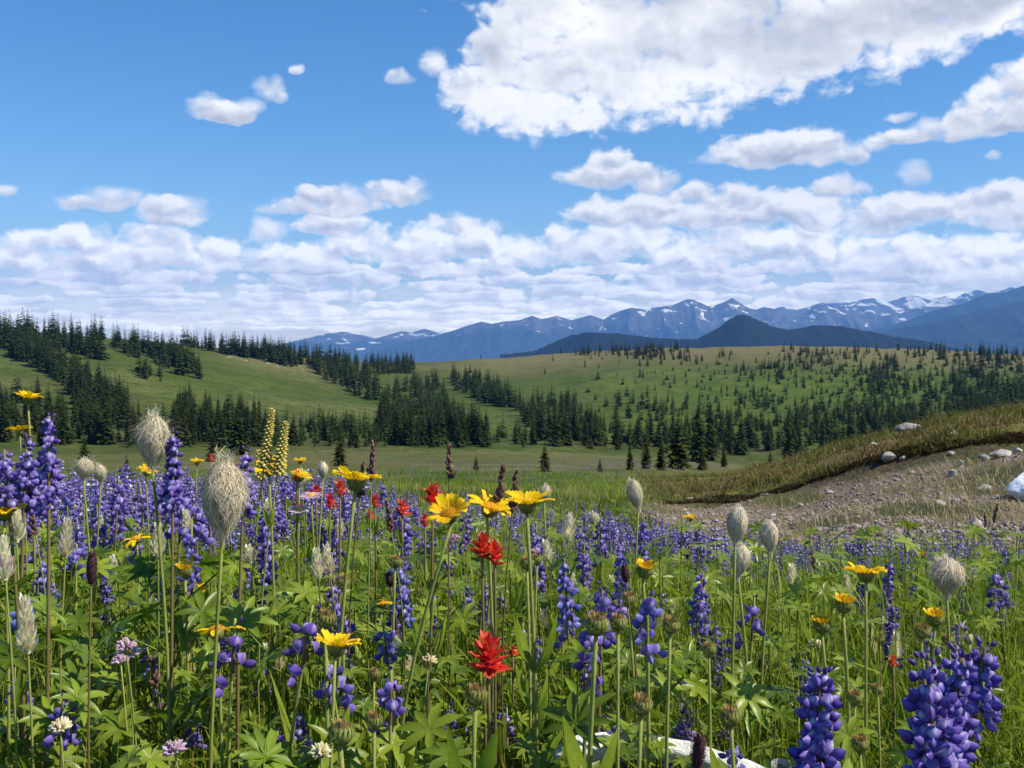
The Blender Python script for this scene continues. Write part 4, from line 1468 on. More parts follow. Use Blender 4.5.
# ---------------------------------------------------------------- other meadow plants
def put_seedhead(x, y, Y, W, H, label, shaggy=1.0, tilt=(0, 0, 1), pale=0.0, n=620, lean=(.01, .02)):
    """W, H: size of the plume in metres; (x, y) its centre"""
    p = sight(x, y, Y); g = g1(p[0], Y)
    seed = int(RNG.integers(1 << 30)); r = np.random.default_rng(seed)
    A = align(unit(tilt))
    o = empty('seedhead', (p[0] - lean[0], Y - lean[1], g))
    h = p[2] - g
    foot = np.array([lean[0], lean[1], h]) - A[:3, 2] * H * .5
    s = np.linspace(0, 1, 10)[:, None]
    P = np.array([0, 0, 0]) + foot * s * np.array([1, 1, 1]) + np.array([r.uniform(-.03, .03), r.uniform(-.02, .02), 0]) * np.sin(PI * s)
    sm = MB(); tube(sm, P, np.linspace(.0024, .0018, 10), 7, .6)
    child('stem', sm.mesh('seedhead_stem', M['stem']), o)
    mb = MB()
    u = np.linspace(.02, .98, 10)
    wprof = lambda q: np.clip(np.sin(PI * np.clip(q, 0.015, .975) ** 1.28), 0, 1) ** .55
    lathe(mb, np.stack([W / 2 * .74 * wprof(u), H * .93 * u], 1), 14, .25 + .3 * pale)
    for k in range(n):
        a = r.uniform(0, 6.28)
        top = r.uniform(.45, 1.0)
        ln = r.uniform(.28, .72)
        q = np.linspace(0, 1, 6)
        uu = top - ln * q                                       # strands lie downwards over the egg
        if r.random() < .30 * shaggy:
            uu = top + r.uniform(-.05, .10 + .15 * shaggy) * q                 # a few stand off at the top
        fl = r.uniform(0, .34) * shaggy * q ** 1.6 + .05 * r.random()
        aa = a + r.normal(0, .55 * (.4 + shaggy)) * q + .25 * shaggy * np.sin(q * r.uniform(3, 8) + r.uniform(0, 6))
        rr = W / 2 * (wprof(np.clip(uu, 0.02, .99)) * (.92 + .05 * r.random()) + fl) + .06 * W * np.clip(uu - .95, 0, 1) * shaggy
        C = np.stack([rr * np.cos(aa), rr * np.sin(aa), H * uu], 1)
        w = .00055 * (1 - .6 * q)
        sd = np.stack([-np.sin(aa), np.cos(aa), 0 * aa], 1)
        V = np.stack([C - sd * w[:, None], C + sd * w[:, None]], 1).reshape(-1, 3)
        mb.add(V, grid_faces(6, 2), float(np.clip(r.uniform(.05, 1) + pale * .4, 0, 1)))
    for k in range(int(150 * shaggy)):                           # tousled tufts
        a, b = r.uniform(0, 6.28), r.uniform(.6, 1.0)
        d = np.array([math.cos(a), math.sin(a), r.uniform(-.3, 1.2)])
        c = np.array([math.cos(a) * W / 2 * wprof(b) * .8, math.sin(a) * W / 2 * wprof(b) * .8, H * b])
        q = np.linspace(0, 1, 5)[:, None]
        L = r.uniform(.2, .6) * W
        C = c + d * L * q + np.array([0, 0, -1.]) * L * .7 * q ** 2 + r.normal(0, .06, 3) * L * q
        sd = np.array([-d[1], d[0], 0]) * .0004
        mb.add(np.stack([C - sd * (1.1 - q), C + sd * (1.1 - q)], 1).reshape(-1, 3), grid_faces(5, 2), r.uniform(.4, 1))
    A[:3, 3] = foot
    m2 = MB(); m2.merge(mb, A)
    child('seed_plume', m2.mesh('seed_plume', M['plume']), o)
    tag(o, None, 'seedhead')
    record('seedhead', o, p, 'seedhead', label)


def spike_plant(name, cat, x, y, Y, L, builder, stem_mat, look, label=None, hr=(.2, .75), lean=None, leaf=None, nleaf=6, part='flower_spike'):
    """upright plant whose top shows at (x, y); builder(L, rng) gives a collector and its materials, base at the origin"""
    p, h = stand_at(x, y, hr, Y)
    seed = int(RNG.integers(1 << 30)); r = np.random.default_rng(seed)
    lean = (r.uniform(-.03, .03), r.uniform(-.02, .03)) if lean is None else lean
    o = empty(name, (p[0] - lean[0], p[1] - lean[1], p[2] - h))
    P = bent(h, lean, seed, 11, .045)
    sm = MB(); tube(sm, P, np.linspace(.0016, .0010, 11), 6, np.linspace(.2, .8, 11))
    child('stem', sm.mesh(name + '_stem', M[stem_mat]), o)
    T = unit(P[-1] - P[-3]); A = align(T, r.uniform(0, 6)); A[:3, 3] = P[-1] - T * L
    mb, mats = builder(L, r)
    m2 = MB(); m2.merge(mb, A)
    child(part, m2.mesh(name + '_' + part, mats), o)
    if leaf:
        for k in range(nleaf):
            f = r.uniform(.25, .85); q = P[int(f * 10)]
            lf = MB(); clasp_leaf(lf, q, r.uniform(0, 6.28), r.uniform(.03, .065), .008, r.uniform(.6, .9), seed, r.random())
            child('leaf', lf.mesh(name + '_leaf', M[leaf]), o)
    tag(o, None, cat)
    record(cat, o, p, look, label)
    return o


def cream_spike(L, r):
    mb = MB()
    tube(mb, [[0, 0, 0], [0, 0, L]], [.003, .001], 6, .1)
    n = int(60 * L / .055)
    for k in range(n):
        t = k / n; a = k * 2.39996
        d = np.array([math.cos(a), math.sin(a), 0])
        s = np.linspace(0, 1, 5)
        l = (.0155 - .007 * t) * r.uniform(.8, 1.25)
        rr = .002 + l * np.interp(s, [0, .5, 1], [0, .40 - .2 * t, .62 - .36 * t])
        P = d * rr[:, None] + np.array([0, 0, 1.]) * (L * t * .92 + l * s * .85)[:, None]
        ribbon(mb, P, l * np.array([.22, .40, .42, .30, .06]), [-d[1], d[0], 0], -.25, np.clip(.25 + .35 * t + .75 * s + r.uniform(-.2, .2), 0, 1), 0 if r.random() < .90 or t > .5 else 1)
    return mb, [M['cream'], M['pinkish']]


def lousewort_spike(L, r):
    mb = MB()
    tube(mb, [[0, 0, 0], [0, 0, L]], [.0035, .0015], 6, .1)
    n = int(150 * L / .11)
    for k in range(n):
        t = k / n; a = k * 2.39996
        l = .0105 * (1 - .5 * t) * r.uniform(.85, 1.1)
        el = .35 + .6 * t
        M4 = np.eye(4)
        M4[:3, :3] = np.array(Matrix.Rotation(a, 3, 'Z') @ Matrix.Rotation(-el, 3, 'Y'))
        M4[:3, 3] = (0, 0, L * t * .97)
        u = np.linspace(0, 1, 4)
        P = np.stack([l * u, 0 * u, -.35 * l * u ** 3], 1) @ M4[:3, :3].T + M4[:3, 3]
        tube(mb, P, l * np.array([.12, .22, .26, .10]), 5, np.clip(np.array([.0, .4, .9, 1]) + r.uniform(-.25, .1), 0, 1))
    return mb, [M['lousewort']]


def rust_spike(L, r):
    mb = MB()
    tube(mb, [[0, 0, 0], [0, 0, L]], [.0022, .001], 5, .2)
    n = int(26 * L / .07)
    for k in range(n):
        t = k / n; a = k * 2.39996
        l = .0115 * (1 - .45 * t) * r.uniform(.7, 1.2); el = .7 + .45 * t + r.uniform(-.2, .2)
        M4 = np.eye(4)
        M4[:3, :3] = np.array(Matrix.Rotation(a, 3, 'Z') @ Matrix.Rotation(-el, 3, 'Y')); M4[:3, 3] = (0, 0, L * t * .95)
        u = np.linspace(0, 1, 5)
        P = np.stack([l * u, 0 * u, .25 * l * u ** 2], 1) @ M4[:3, :3].T + M4[:3, 3]
        tube(mb, P, l * np.array([.08, .24, .30, .20, .04]), 6, r.uniform(0, 1))
        if r.random() < .22:
            tube(mb, P[2:] + M4[:3, 2] * .001, l * np.array([.14, .12, .04]), 4, r.uniform(.5, 1), 1)
    return mb, [M['rust'], M['pinkish']]


def burnet_spike(L, r):
    mb = MB()
    u = np.linspace(0, 1, 9)
    lathe(mb, np.stack([.0052 * np.sin(PI * np.clip(u, .08, .96)) ** .35, L * u], 1), 9, .3)
    for k in range(240):
        t = r.random(); a = r.uniform(0, 6.28)
        rr = .0052 * math.sin(PI * min(max(t, .08), .96)) ** .35
        d = np.array([math.cos(a), math.sin(a), .5]); b = np.array([d[0] * rr, d[1] * rr, L * t]); e = b + d * .003
        q = np.array([-d[1], d[0], 0]) * .0007
        mb.add([b - q, b + q, e], np.array([[0, 1, 2]]), r.uniform(0, 1))
    return mb, [M['burnet']]


def clover_head(L, r):
    mb = MB()
    for k in range(60):
        d = unit(np.array([r.normal(), r.normal(), abs(r.normal()) + .2])); b = d * .003; e = d * .0115 * r.uniform(.8, 1.1)
        tube(mb, [b, (b + e) / 2, e], [.0006, .0016, .0008], 4, r.uniform(0, 1))
    return mb, [M['pinkish']]


def white_head(L, r):
    mb, _ = clover_head(L, r)
    return mb, [M['cream']]


def red_bract(mb, A, l, r, mat=0):
    for off, ls, ws in ((0, 1.0, .46), (.42, .74, .22), (-.42, .74, .22)):
        s = np.linspace(0, 1, 6)
        b = np.stack([l * ls * s, l * .55 * off * s ** 1.5, l * (.12 * s - .12 * s ** 3)], 1)
        m = MB(); ribbon(m, b, l * ws * (np.sin(PI * np.clip(s, .05, 1) ** .65) + .05), [0, 1, 0], .3, np.clip(.15 + .6 * s + r.uniform(-.1, .15), 0, 1), mat)
        mb.merge(m, A)


def put_paintbrush(x, y, Y, size, label, hero=False, flare=1.0, n=18, hr=(.2, .75), look='red paintbrush', L=None, lean=None):
    """scarlet paintbrush: bracts flaring round the top of a dark stem; (x, y) centre of the red head"""
    p, h = stand_at(x, y, hr, Y)
    seed = int(RNG.integers(1 << 30)); r = np.random.default_rng(seed)
    lean = (r.uniform(-.03, .03), r.uniform(0, .03)) if lean is None else lean
    o = empty('paintbrush', (p[0] - lean[0], p[1] - lean[1], p[2] - h))
    P = bent(h, lean, seed, 10, .012)
    sm = MB(); tube(sm, P, np.linspace(.0027, .0019, 10), 6, np.linspace(.2, .9, 10))
    child('stem', sm.mesh('paintbrush_stem', M['stem_red']), o)
    for k in range(7):
        q = P[int(r.uniform(.3, .92) * 9)]
        lf = MB(); clasp_leaf(lf, q, r.uniform(0, 6.28), r.uniform(.03, .055), .007, .75, seed, r.random())
        child('leaf', lf.mesh('paintbrush_leaf', M['leaf']), o)
    L = size * .5 if L is None else L
    core = MB(); tube(core, [P[-1] - [0, 0, L * .8], P[-1] + [0, 0, L * .3]], [.004, .002], 6, .3)
    parts = []
    for k in range(n):
        t = k / n; a = k * 2.39996
        el = .05 + 1.15 * t ** 1.3 + r.uniform(-.15, .15) + (1 - flare) * .5
        A = np.eye(4)
        A[:3, :3] = np.array(Matrix.Rotation(a, 3, 'Z') @ Matrix.Rotation(-el, 3, 'Y') @ Matrix.Rotation(r.uniform(-.4, .4), 3, 'X'))
        A[:3, 3] = P[-1] + [0, 0, -L * .75 + L * t]
        b = MB(); red_bract(b, A, size * r.uniform(.48, .66) * (1 - .25 * t), r)
        parts.append(b)
    if hero:
        hd = child('flower_head', core.mesh('paintbrush_core', M['red']), o)
        for b in parts:
            child('bract', b.mesh('paintbrush_bract', M['red']), hd)
    else:
        for b in parts:
            core.merge(b)
        child('flower_head', core.mesh('paintbrush_head', M['red']), o)
    tag(o, None, 'paintbrush')
    record('paintbrush', o, p, look, label)


def put_fleabane(x, y, Y, label, look='pale pink daisy', face=(0, -.2, 1)):
    p, h = stand_at(x, y, (.2, .7), Y)
    seed = int(RNG.integers(1 << 30)); r = np.random.default_rng(seed)
    o = empty('fleabane', (p[0], p[1], p[2] - h))
    P = bent(h - .006, (0, 0), seed, 9, .012)
    sm = MB(); tube(sm, P, .0014, 5, .5); child('stem', sm.mesh('fleabane_stem', M['stem']), o)
    A = align(unit(face)); A[:3, 3] = P[-1]
    c = MB(); lathe(c, [(.0008, 0), (.005, .002), (.0062, .006), (.005, .0065)], 12, .4)
    m = MB(); m.merge(c, A); hd = child('flower_head', m.mesh('fleabane_calyx', M['calyx']), o)
    d = MB(); lathe(d, [(.0062, .006), (.004, .0082), (.0003, .0088)], 12, .6)
    m = MB(); m.merge(d, A); child('disc', m.mesh('fleabane_disc', M['disc']), hd)
    rays = MB()
    for k in range(34):
        a = k * 2 * PI / 34
        pm = petal_mesh(.0125 * r.uniform(.85, 1.1), .0024, .12 + r.uniform(-.12, .12), k, .12)
        rays.merge(pm, A @ mat4((.0055 * math.cos(a), .0055 * math.sin(a), .006), a))
    child('ray_florets', rays.mesh('fleabane_rays', M['pinkish']), hd)
    tag(o, None, 'fleabane'); record('fleabane', o, p, look, label)
# ---------------------------------------------------------------- the meadow, plant by plant
def top_limit(px):
    """how high in the photo the mass of the flowers reaches"""
    return np.interp(px, [-100, 330, 420, 560, 640, 720, 800, 1100], [468, 474, 492, 500, 516, 530, 544, 543])


def ok_ground(X, Y):
    m = masks(np.atleast_1d(X), np.atleast_1d(Y))
    return (m['gravel'] < .25) & (m['dirt'] < .2) & (m['turf'] < .2)


# big lupines close to the eye
hero_lupine(820, 672, .60, .125, (.005, .01), 'large violet lupine at the bottom beside the cluster of three, spike cut by the frame', 301, 1.42)
hero_lupine(928, 662, .52, .130, (-.02, .02), 'largest deep violet lupine, overlapping crowded spikes at the bottom right corner', 302, 1.5)
hero_lupine(962, 655, .60, .120, (.05, .03), 'violet lupine leaning right out of the largest violet lupine', 303, 1.35, .9)
hero_lupine(985, 648, .74, .060, (.05, .02), 'short violet lupine top peeping above the leaning one in the corner', 304, 1.3, .9)
hero_lupine(49, 417, 1.15, .105, (.02, .02), 'tallest violet lupine, standing against the dark firs at the left', 305, .92, .62, fs=.84)
hero_lupine(27, 440, 1.22, .085, (-.01, .02), 'violet lupine close beside the tallest one, a little lower', 306, .92, .62, fs=.84)
hero_lupine(4, 450, 1.15, .07, (-.02, .01), 'violet lupine cut off by the left edge of the photo', 307, .92, .62, fs=.84)
hero_lupine(173, 434, 1.25, .095, (.015, .02), 'slim violet lupine rising just right of the first shaggy seedhead', 308, .92, .62, fs=.84)
hero_lupine(246, 452, 1.25, .08, (.0, .02), 'violet lupine between the largest seedhead and the yellow daisy pair', 309, .92, .62, fs=.84)

for x, yt, ln in [(75, 478, 35), (100, 480, 55), (122, 466, 22), (150, 495, 35), (60, 525, 40), (85, 540, 50), (207, 532, 60), (216, 520, 40), (288, 505, 45), (281, 472, 30), (326, 515, 60), (360, 510, 40), (386, 482, 30), (412, 500, 48),
                  (430, 528, 40), (375, 548, 30), (544, 512, 40), (594, 512, 75), (620, 548, 60), (636, 515, 70), (664, 518, 50), (700, 520, 60), (575, 640, 58), (681, 632, 40), (668, 598, 25), (698, 600, 25), (734, 605, 22), (858, 535, 55), (800, 548, 45),
                  (830, 558, 42), (880, 556, 42), (905, 562, 45), (934, 548, 60), (964, 552, 60), (1000, 543, 60), (1016, 558, 50), (984, 598, 50), (1018, 640, 60), (58, 570, 50), (76, 602, 50), (40, 578, 35), (242, 600, 48), (210, 712, 20),
                  (262, 742, 18), (264, 702, 16), (398, 750, 20), (330, 596, 40), (20, 520, 40), (110, 505, 40), (180, 560, 30), (268, 520, 40), (312, 540, 36), (395, 585, 30), (445, 560, 30), (560, 560, 36), (745, 545, 50), (770, 570, 34),
                  (715, 560, 30), (650, 575, 40), (605, 590, 34), (425, 690, 26), (405, 715, 22), (465, 640, 24), (555, 742, 30), (600, 750, 26), (155, 610, 30), (185, 645, 22), (560, 690, 26), (20, 600, 24), (960, 590, 40), (915, 600, 36)]:
    Yp = .15 * 1000 / ln if ln > 30 else .10 * 1000 / ln
    p, h = stand_at(x, yt, (.24, .72), min(Yp, 5.2))
    put_lupine(p, h, int(RNG.choice([9, 10, 11])) if ln < 30 else (8 if ln < 36 else None))

for _ in range(64):
    x, yt = RNG.uniform(0, 1020), RNG.uniform(585, 745)
    if abs(x - 840) < 90 and yt > 640 or x > 880 and yt > 640:
        continue
    p, h = stand_at(x, yt, (.34, .56), RNG.uniform(1.0, 2.2))
    put_lupine(p, h, int(RNG.choice([9, 9, 10, 11, 11, 8])))

# the rest of those one can count, thick in three drifts
n_left = 300 - len(ALL['lupine'])
tries = 0
while n_left > 0 and tries < 20000:
    tries += 1
    Y = float(np.exp(RNG.uniform(math.log(1.35), math.log(4.3))))
    X = RNG.uniform(-.56, .56) * Y
    if not ok_ground(X, Y)[0]:
        continue
    h = RNG.uniform(.38, .62)
    px, py = proj(X, Y, g1(X, Y) + h)
    d = fbm(X * 1.1 + 3, Y * 1.1, 3, 33)
    w = sstep(.36, .62, d) * (.55 + .45 * max(sstep(330, 200, px), sstep(530, 600, px)))
    w = max(w, .55 * sstep(.3, .5, d) * sstep(720, 800, px))
    w = max(w, .30) * sstep(1.2, 2.0, Y)
    if RNG.random() > w or py < top_limit(px) + abs(RNG.normal(0, 14)):
        continue
    put_lupine((X, Y, g1(X, Y) + h), h, int(RNG.integers(0, 12)))
    n_left -= 1


def far_lupines():
    """the purple carpet behind, where single spikes can no longer be counted"""
    protos = []
    for k in range(6):
        r = np.random.default_rng(k)
        mb = MB(); L = [.14, .11, .16, .12, .09, .13][k]
        tube(mb, [[0, 0, -.25], [0, 0, L]], [.003, .001], 3, .3, 3)
        n = int(L / .013)
        for i in range(n):
            t = i / n
            for q in range(4):
                if r.random() < .38:
                    continue
                a = q * PI / 2 + i * .7
                rr = .015 * (1 - .6 * t) * r.uniform(.6, 1.3)
                c = np.array([math.cos(a) * rr, math.sin(a) * rr, L * t]); s = .0085 * (1 - .5 * t) * r.uniform(.6, 1.25)
                V = c + np.array([[s, 0, 0], [-s, 0, 0], [0, s, 0], [0, -s, 0], [0, 0, s], [0, 0, -s]])
                mb.add(V, np.array([[0, 2, 4], [2, 1, 4], [1, 3, 4], [3, 0, 4], [2, 0, 5], [1, 2, 5], [3, 1, 5], [0, 3, 5]]), r.uniform(0, 1), 0 if r.random() < .72 else 1)
        protos.append(mb)
    mb = MB()
    N = 0
    cand = 24000
    Ys = np.exp(RNG.uniform(math.log(3.3), math.log(15), cand)); Xs = RNG.uniform(-.62, .66, cand) * Ys
    okk = ok_ground(Xs, Ys)
    gzz = gz(Xs, Ys)
    dd = fbm(Xs * .8 + 3, Ys * .8, 3, 33)
    for X, Y, k, z, d in zip(Xs, Ys, okk, gzz, dd):
        px = 512 + 1000 * X / Y
        w = sstep(.42, .68, d) * (.48 + .52 * max(sstep(330, 180, px), sstep(540, 640, px)))
        w = max(w, 1.0 * sstep(.25, .5, d) * sstep(690, 790, px))
        if not k or RNG.random() > w * .55:
            continue
        h = RNG.uniform(.24, .46)
        if proj(X, Y, z + h + .1)[1] < top_limit(px) + abs(RNG.normal(0, 8)) - 4:
            continue
        m = mat4((X, Y, z + h), RNG.uniform(0, 6.28), RNG.normal(0, .22), RNG.normal(0, .22), RNG.uniform(.5, 1.25))
        mb.merge(protos[int(RNG.integers(0, 6))], m, RNG.uniform(-.2, .2))
    # drifts far out on the flat, seen as a lilac bloom
    for _ in range(1300):
        x, y = RNG.uniform(560, 800), RNG.normal(466, 2.2)
        if RNG.random() < .35:
            x, y = RNG.uniform(380, 640), RNG.normal(474, 3)
        p = find_ground(x, y, 22, 160)
        if p is None or not ok_ground(p[0], p[1])[0]:
            continue
        m = mat4((p[0] + RNG.normal(0, 1.5), p[1] + RNG.normal(0, 2.0), p[2] + .10), RNG.uniform(0, 6.28), 0, 0, RNG.uniform(.7, 1.2))
        mb.merge(protos[int(RNG.integers(0, 6))], m, RNG.uniform(0, .3))
    tag(link('lupine_carpet', mb.mesh('lupine_carpet', [M['violet'], M['banner'], M['bud_violet'], M['stem']], smooth=False)), 'violet carpet of far lupines behind the single ones', 'lupines', kind='stuff')


far_lupines()

# yellow daisies
A_ = put_arnica
A_(355, 484, 1.15, 'open', 1.1, (.08, .12, 1), 'tall yellow daisy alone in the middle, petals cupped upwards', petals=14, pair=.46, lean=(-.005, .02))
A_(452, 515, 1.22, 'open', 1.08, (-.3, -.45, 1), 'yellow daisy leftmost and lowest of the trio', lean=(.06, .02))
A_(487, 510, 1.28, 'open', 1.08, (.35, -.25, 1), 'yellow daisy in the middle of the trio')
A_(527, 507, 1.12, 'open', 1.05, (.0, .0, 1), 'yellow daisy rightmost of the trio, orange cup showing', pair=.78, plen=.07, lean=(0, .02))
A_(335, 650, 1.0, 'open', .95, (.1, .2, 1), 'bowl-shaped yellow daisy low down, left of the starry red paintbrush', pair=.6)
A_(866, 577, 1.15, 'open', .95, (.05, .2, 1), 'flat yellow daisy above the cluster of cream spikes', pair=.55, plen=.05)
A_(269, 470, 1.5, 'open', .95, (.2, -.5, 1), 'yellow daisy between the largest seedhead and the twin yellow spikes')
A_(28, 400, 1.75, 'open', .9, (.1, .05, 1), 'highest yellow daisy, against the dark firs above the tall violet lupine', pair=.3)
A_(20, 432, 1.75, 'open', .75, (-.15, .1, 1), 'yellow daisy on a thick pale stem beside the tall violet lupine', pair=.3)
A_(4, 515, 1.15, 'open', .9, (.1, -.1, 1), 'yellow daisy half cut off by the left edge')
A_(195, 593, 1.6, 'open', .85, (.0, -.3, 1), 'small yellow daisy below the largest seedhead')
A_(643, 571, 1.5, 'opening', 1.35, (.2, -.1, 1), 'half-open orange yellow daisy beside the violet drift, petals still upright')
A_(935, 620, 1.35, 'opening', 1.25, (0, 0, 1), 'half-open yellow daisy under the round seedhead')
A_(218, 634, 1.1, 'faded', .95, (-.1, .2, 1), 'fading daisy with a dark cup and few yellow petals left', pair=.5)
A_(382, 605, 1.7, 'faded', .8, (0, 0, 1), 'small ragged yellow daisy right of the tall central daisy stem')
A_(690, 519, 3.2, 'open', .9, (0, 0, 1), 'small far yellow daisy above the violet drift', hr=(.3, .75))
A_(989, 555, 3.4, 'open', .9, (0, -.2, 1), 'small far yellow daisy among the lupines at the right', hr=(.3, .75))
A_(922, 556, 3.6, 'opening', 1.2, (0, 0, 1), 'tiny yellow daisy bud left of the far right daisy', hr=(.3, .75))
A_(146, 473, 2.2, 'open', .85, (.2, 0, 1), 'small yellow daisy behind the stem of the first shaggy seedhead', hr=(.3, .8))
A_(137, 540, 1.9, 'faded', .85, (0, -.2, 1), 'ragged orange daisy between the white spikes', hr=(.25, .8))
A_(299, 478, 1.9, 'open', .8, (.3, 0, 1), 'small yellow daisy beneath the twin yellow spikes', hr=(.3, .8))
A_(85, 475, 2.4, 'open', .75, (0, 0, 1), 'small yellow daisy half hidden behind the tall violet lupine', hr=(.3, .8))
A_(197, 463, 2.2, 'open', .6, (0, 0, 1), 'tiny far yellow daisy left of the largest seedhead', hr=(.3, .8))
A_(300, 462, 2.4, 'open', .6, (0, 0, 1), 'tiny far yellow daisy right of the twin yellow spikes', hr=(.3, .8))
A_(185, 572, 1.5, 'opening', 1.15, (0, 0, 1), 'orange daisy bud just opening, left of the largest seedhead stem')
A_(52, 612, 1.5, 'faded', .55, (0, 0, 1), 'small brown-orange spent daisy beside the big cream spike')
A_(822, 627, 1.2, 'opening', 1.1, (0, .1, 1), 'orange-topped daisy bud, left of the flat yellow daisy stem', pair=.4, plen=.05)
A_(843, 606, 1.2, 'opening', 1.15, (.1, 0, 1), 'larger orange-topped daisy bud touching the flat yellow daisy stem', pair=.4, plen=.05)
B = [(596, 626, .95, 1.2, .74, .085, 'fat withered daisy head with split cup, paired with a smaller one'), (618, 624, 1.0, .95, .5, .07, 'smaller withered daisy head touching the fat one'),
     (670, 626, 1.05, 1.0, .55, .07, 'withered brown daisy head on a straight stem right of the pair'), (709, 650, 1.15, .85, .5, .07, 'small withered daisy head above the bleached log'),
     (475, 697, .95, 1.15, .86, .075, 'closed round daisy bud below the starry red paintbrush'), (641, 706, .9, 1.05, .8, .07, 'withered daisy head just above the bleached log'),
     (731, 718, .88, 1.0, .82, .07, 'withered daisy head at the right end of the bleached log'), (325, 620, 1.1, 1.15, .8, .07, 'half-withered daisy head just above the bowl-shaped daisy'),
     (342, 583, 1.25, .95, .6, .08, 'withered daisy head left of the tall central daisy stem'), (395, 563, 1.4, .95, .5, .07, 'small round withered head right of the central stem'),
     (527, 564, 1.2, .9, .72, .07, 'withered daisy head under the trio, left of two'), (537, 560, 1.3, .8, .7, .07, 'withered daisy head under the trio, right of two'), (433, 586, 1.3, .8, .85, .08, 'nodding yellow-brown daisy head on a bent stem'),
     (921, 632, 1.3, 1.1, .6, .06, 'green closed daisy bud below the half-open daisy'), (855, 698, 1.1, .9, .8, .06, 'withered daisy head behind the large violet lupine'), (878, 690, 1.2, .75, .7, .05, 'thin withered daisy head between the two large lupines'),
     (374, 675, 1.2, .8, .6, .06, 'small green daisy bud right of the bowl-shaped daisy'), (340, 735, .85, 1.2, .9, .06, 'pointed reddish daisy bud at the bottom, still shut'), (374, 722, .95, .9, .8, .06, 'small shut daisy bud beside the pointed reddish one'),
     (708, 575, 2.0, .8, .5, .06, 'small far withered daisy head in front of the violet drift'), (628, 600, 1.3, .9, .6, .07, 'withered daisy head above the smaller one of the pair'), (880, 640, 1.5, .8, .6, .05, 'small withered head among the cream spikes'),
     (948, 640, 1.3, .8, .6, .06, 'small withered daisy head right of the closed bud'), (860, 745, .95, .9, .8, .06, 'withered daisy head low between the two large lupines')]
for x, y, Y, s, pair, plen, label in B:
    A_(x, y, Y, 'bud', s, (RNG.uniform(-.12, .12), RNG.uniform(-.1, .1), 1), label, 'withered daisy head', pair=pair, plen=plen)

# seedheads of the pasqueflower
S_ = put_seedhead
S_(224, 497, 1.0, .043, .072, 'largest shaggy grey-brown seedhead, tufts hanging over its top', 1.15, (.02, .1, 1), 0.0, 900)
S_(153, 440, 1.25, .038, .062, 'shaggy pale seedhead standing against the dark firs', 1.1, (.05, 0, 1), .15, 700)
S_(737, 524, 1.25, .026, .046, 'smooth cream egg-shaped seedhead, upper left of three', .5, (.10, 0, 1), .7)
S_(769, 536, 1.35, .024, .044, 'smooth cream egg-shaped seedhead, right of three', .5, (-.08, 0, 1), .7)
S_(740, 560, 1.3, .025, .042, 'smooth cream egg-shaped seedhead, lowest of three', .5, (.12, 0, 1), .7)
S_(947, 576, 1.25, .040, .046, 'round fluffy seedhead at the right among violet lupines', .7, (.0, 0, 1), .3)
S_(635, 494, 2.0, .030, .060, 'slim leaning seedhead in front of the stony ground', .7, (-.25, 0, 1), .1)
S_(545, 493, 2.0, .022, .034, 'small grey seedhead just right of the trio of daisies', .7, (.1, 0, 1), .1)
S_(323, 470, 2.0, .020, .032, 'small pale seedhead behind the tall central daisy', .5, (.0, 0, 1), .3)
S_(594, 520, 2.4, .026, .036, 'small dim seedhead behind the violet spikes in the middle', .6, (.0, 0, 1), .1)
S_(84, 468, 1.9, .034, .038, 'small tousled seedhead right of the tallest violet lupine', .8, (.1, 0, 1), .1)
S_(100, 473, 2.0, .024, .034, 'small tousled seedhead, second right of the tallest violet lupine', .8, (-.1, 0, 1), .1)

# cream paintbrushes
for x, y, Y, L, label in [(25, 596, .95, .056, 'largest cream spike, low at the left edge'), (68, 518, 1.25, .05, 'cream spike with pink base below the tallest violet lupine'), (158, 522, 1.35, .05, 'cream spike under the first shaggy seedhead'),
                          (15, 505, 1.2, .045, 'cream spike at the left edge above the largest cream one'), (2, 535, 1.1, .05, 'cream spike cut off by the left edge'), (186, 510, 1.6, .035, 'short cream spike left of the largest seedhead'),
                          (316, 548, 1.35, .045, 'cream spike left of the central daisy stem, left of two'), (326, 545, 1.4, .045, 'cream spike left of the central daisy stem, right of two'), (545, 540, 1.7, .04, 'white spike beneath the right daisy of the trio'),
                          (572, 572, 1.8, .045, 'yellowish cream spike near the violet drift'), (846, 575, 2.0, .045, 'pinkish white spike left of the flat daisy'), (888, 598, 1.9, .04, 'topmost cream spike of the cluster right of the flat daisy'),
                          (885, 618, 1.7, .04, 'second cream spike down in the cluster right of the flat daisy'), (897, 632, 1.5, .045, 'biggest cream spike of the cluster right of the flat daisy'), (866, 613, 1.9, .035, 'lilac-white spike just right of the flat daisy stem'),
                          (964, 622, 1.9, .035, 'small white spike right of the half-open daisy'), (972, 636, 1.6, .035, 'cream spike above the largest violet lupine'), (340, 520, 2.0, .03, 'small cream spike behind the central daisy stem'),
                          (268, 500, 2.0, .03, 'small cream spike below the yellow daisy by the twin spikes'), (638, 540, 2.2, .03, 'small white spike in the middle of the violet drift'), (304, 470, 2.0, .035, 'pale cream spike right of the twin yellow spikes'),
                          (248, 545, 1.6, .03, 'small cream spike right of the largest seedhead stem'), (735, 640, 2.0, .03, 'small cream spike among leaves right of the withered heads'), (118, 480, 2.2, .03, 'small cream spike behind the blue lupine at left')]:
    spike_plant('paintbrush', 'paintbrush', x, y, Y, L, cream_spike, 'stem_red' if RNG.random() < .4 else 'stem', 'cream paintbrush', label, leaf='leaf', nleaf=7)

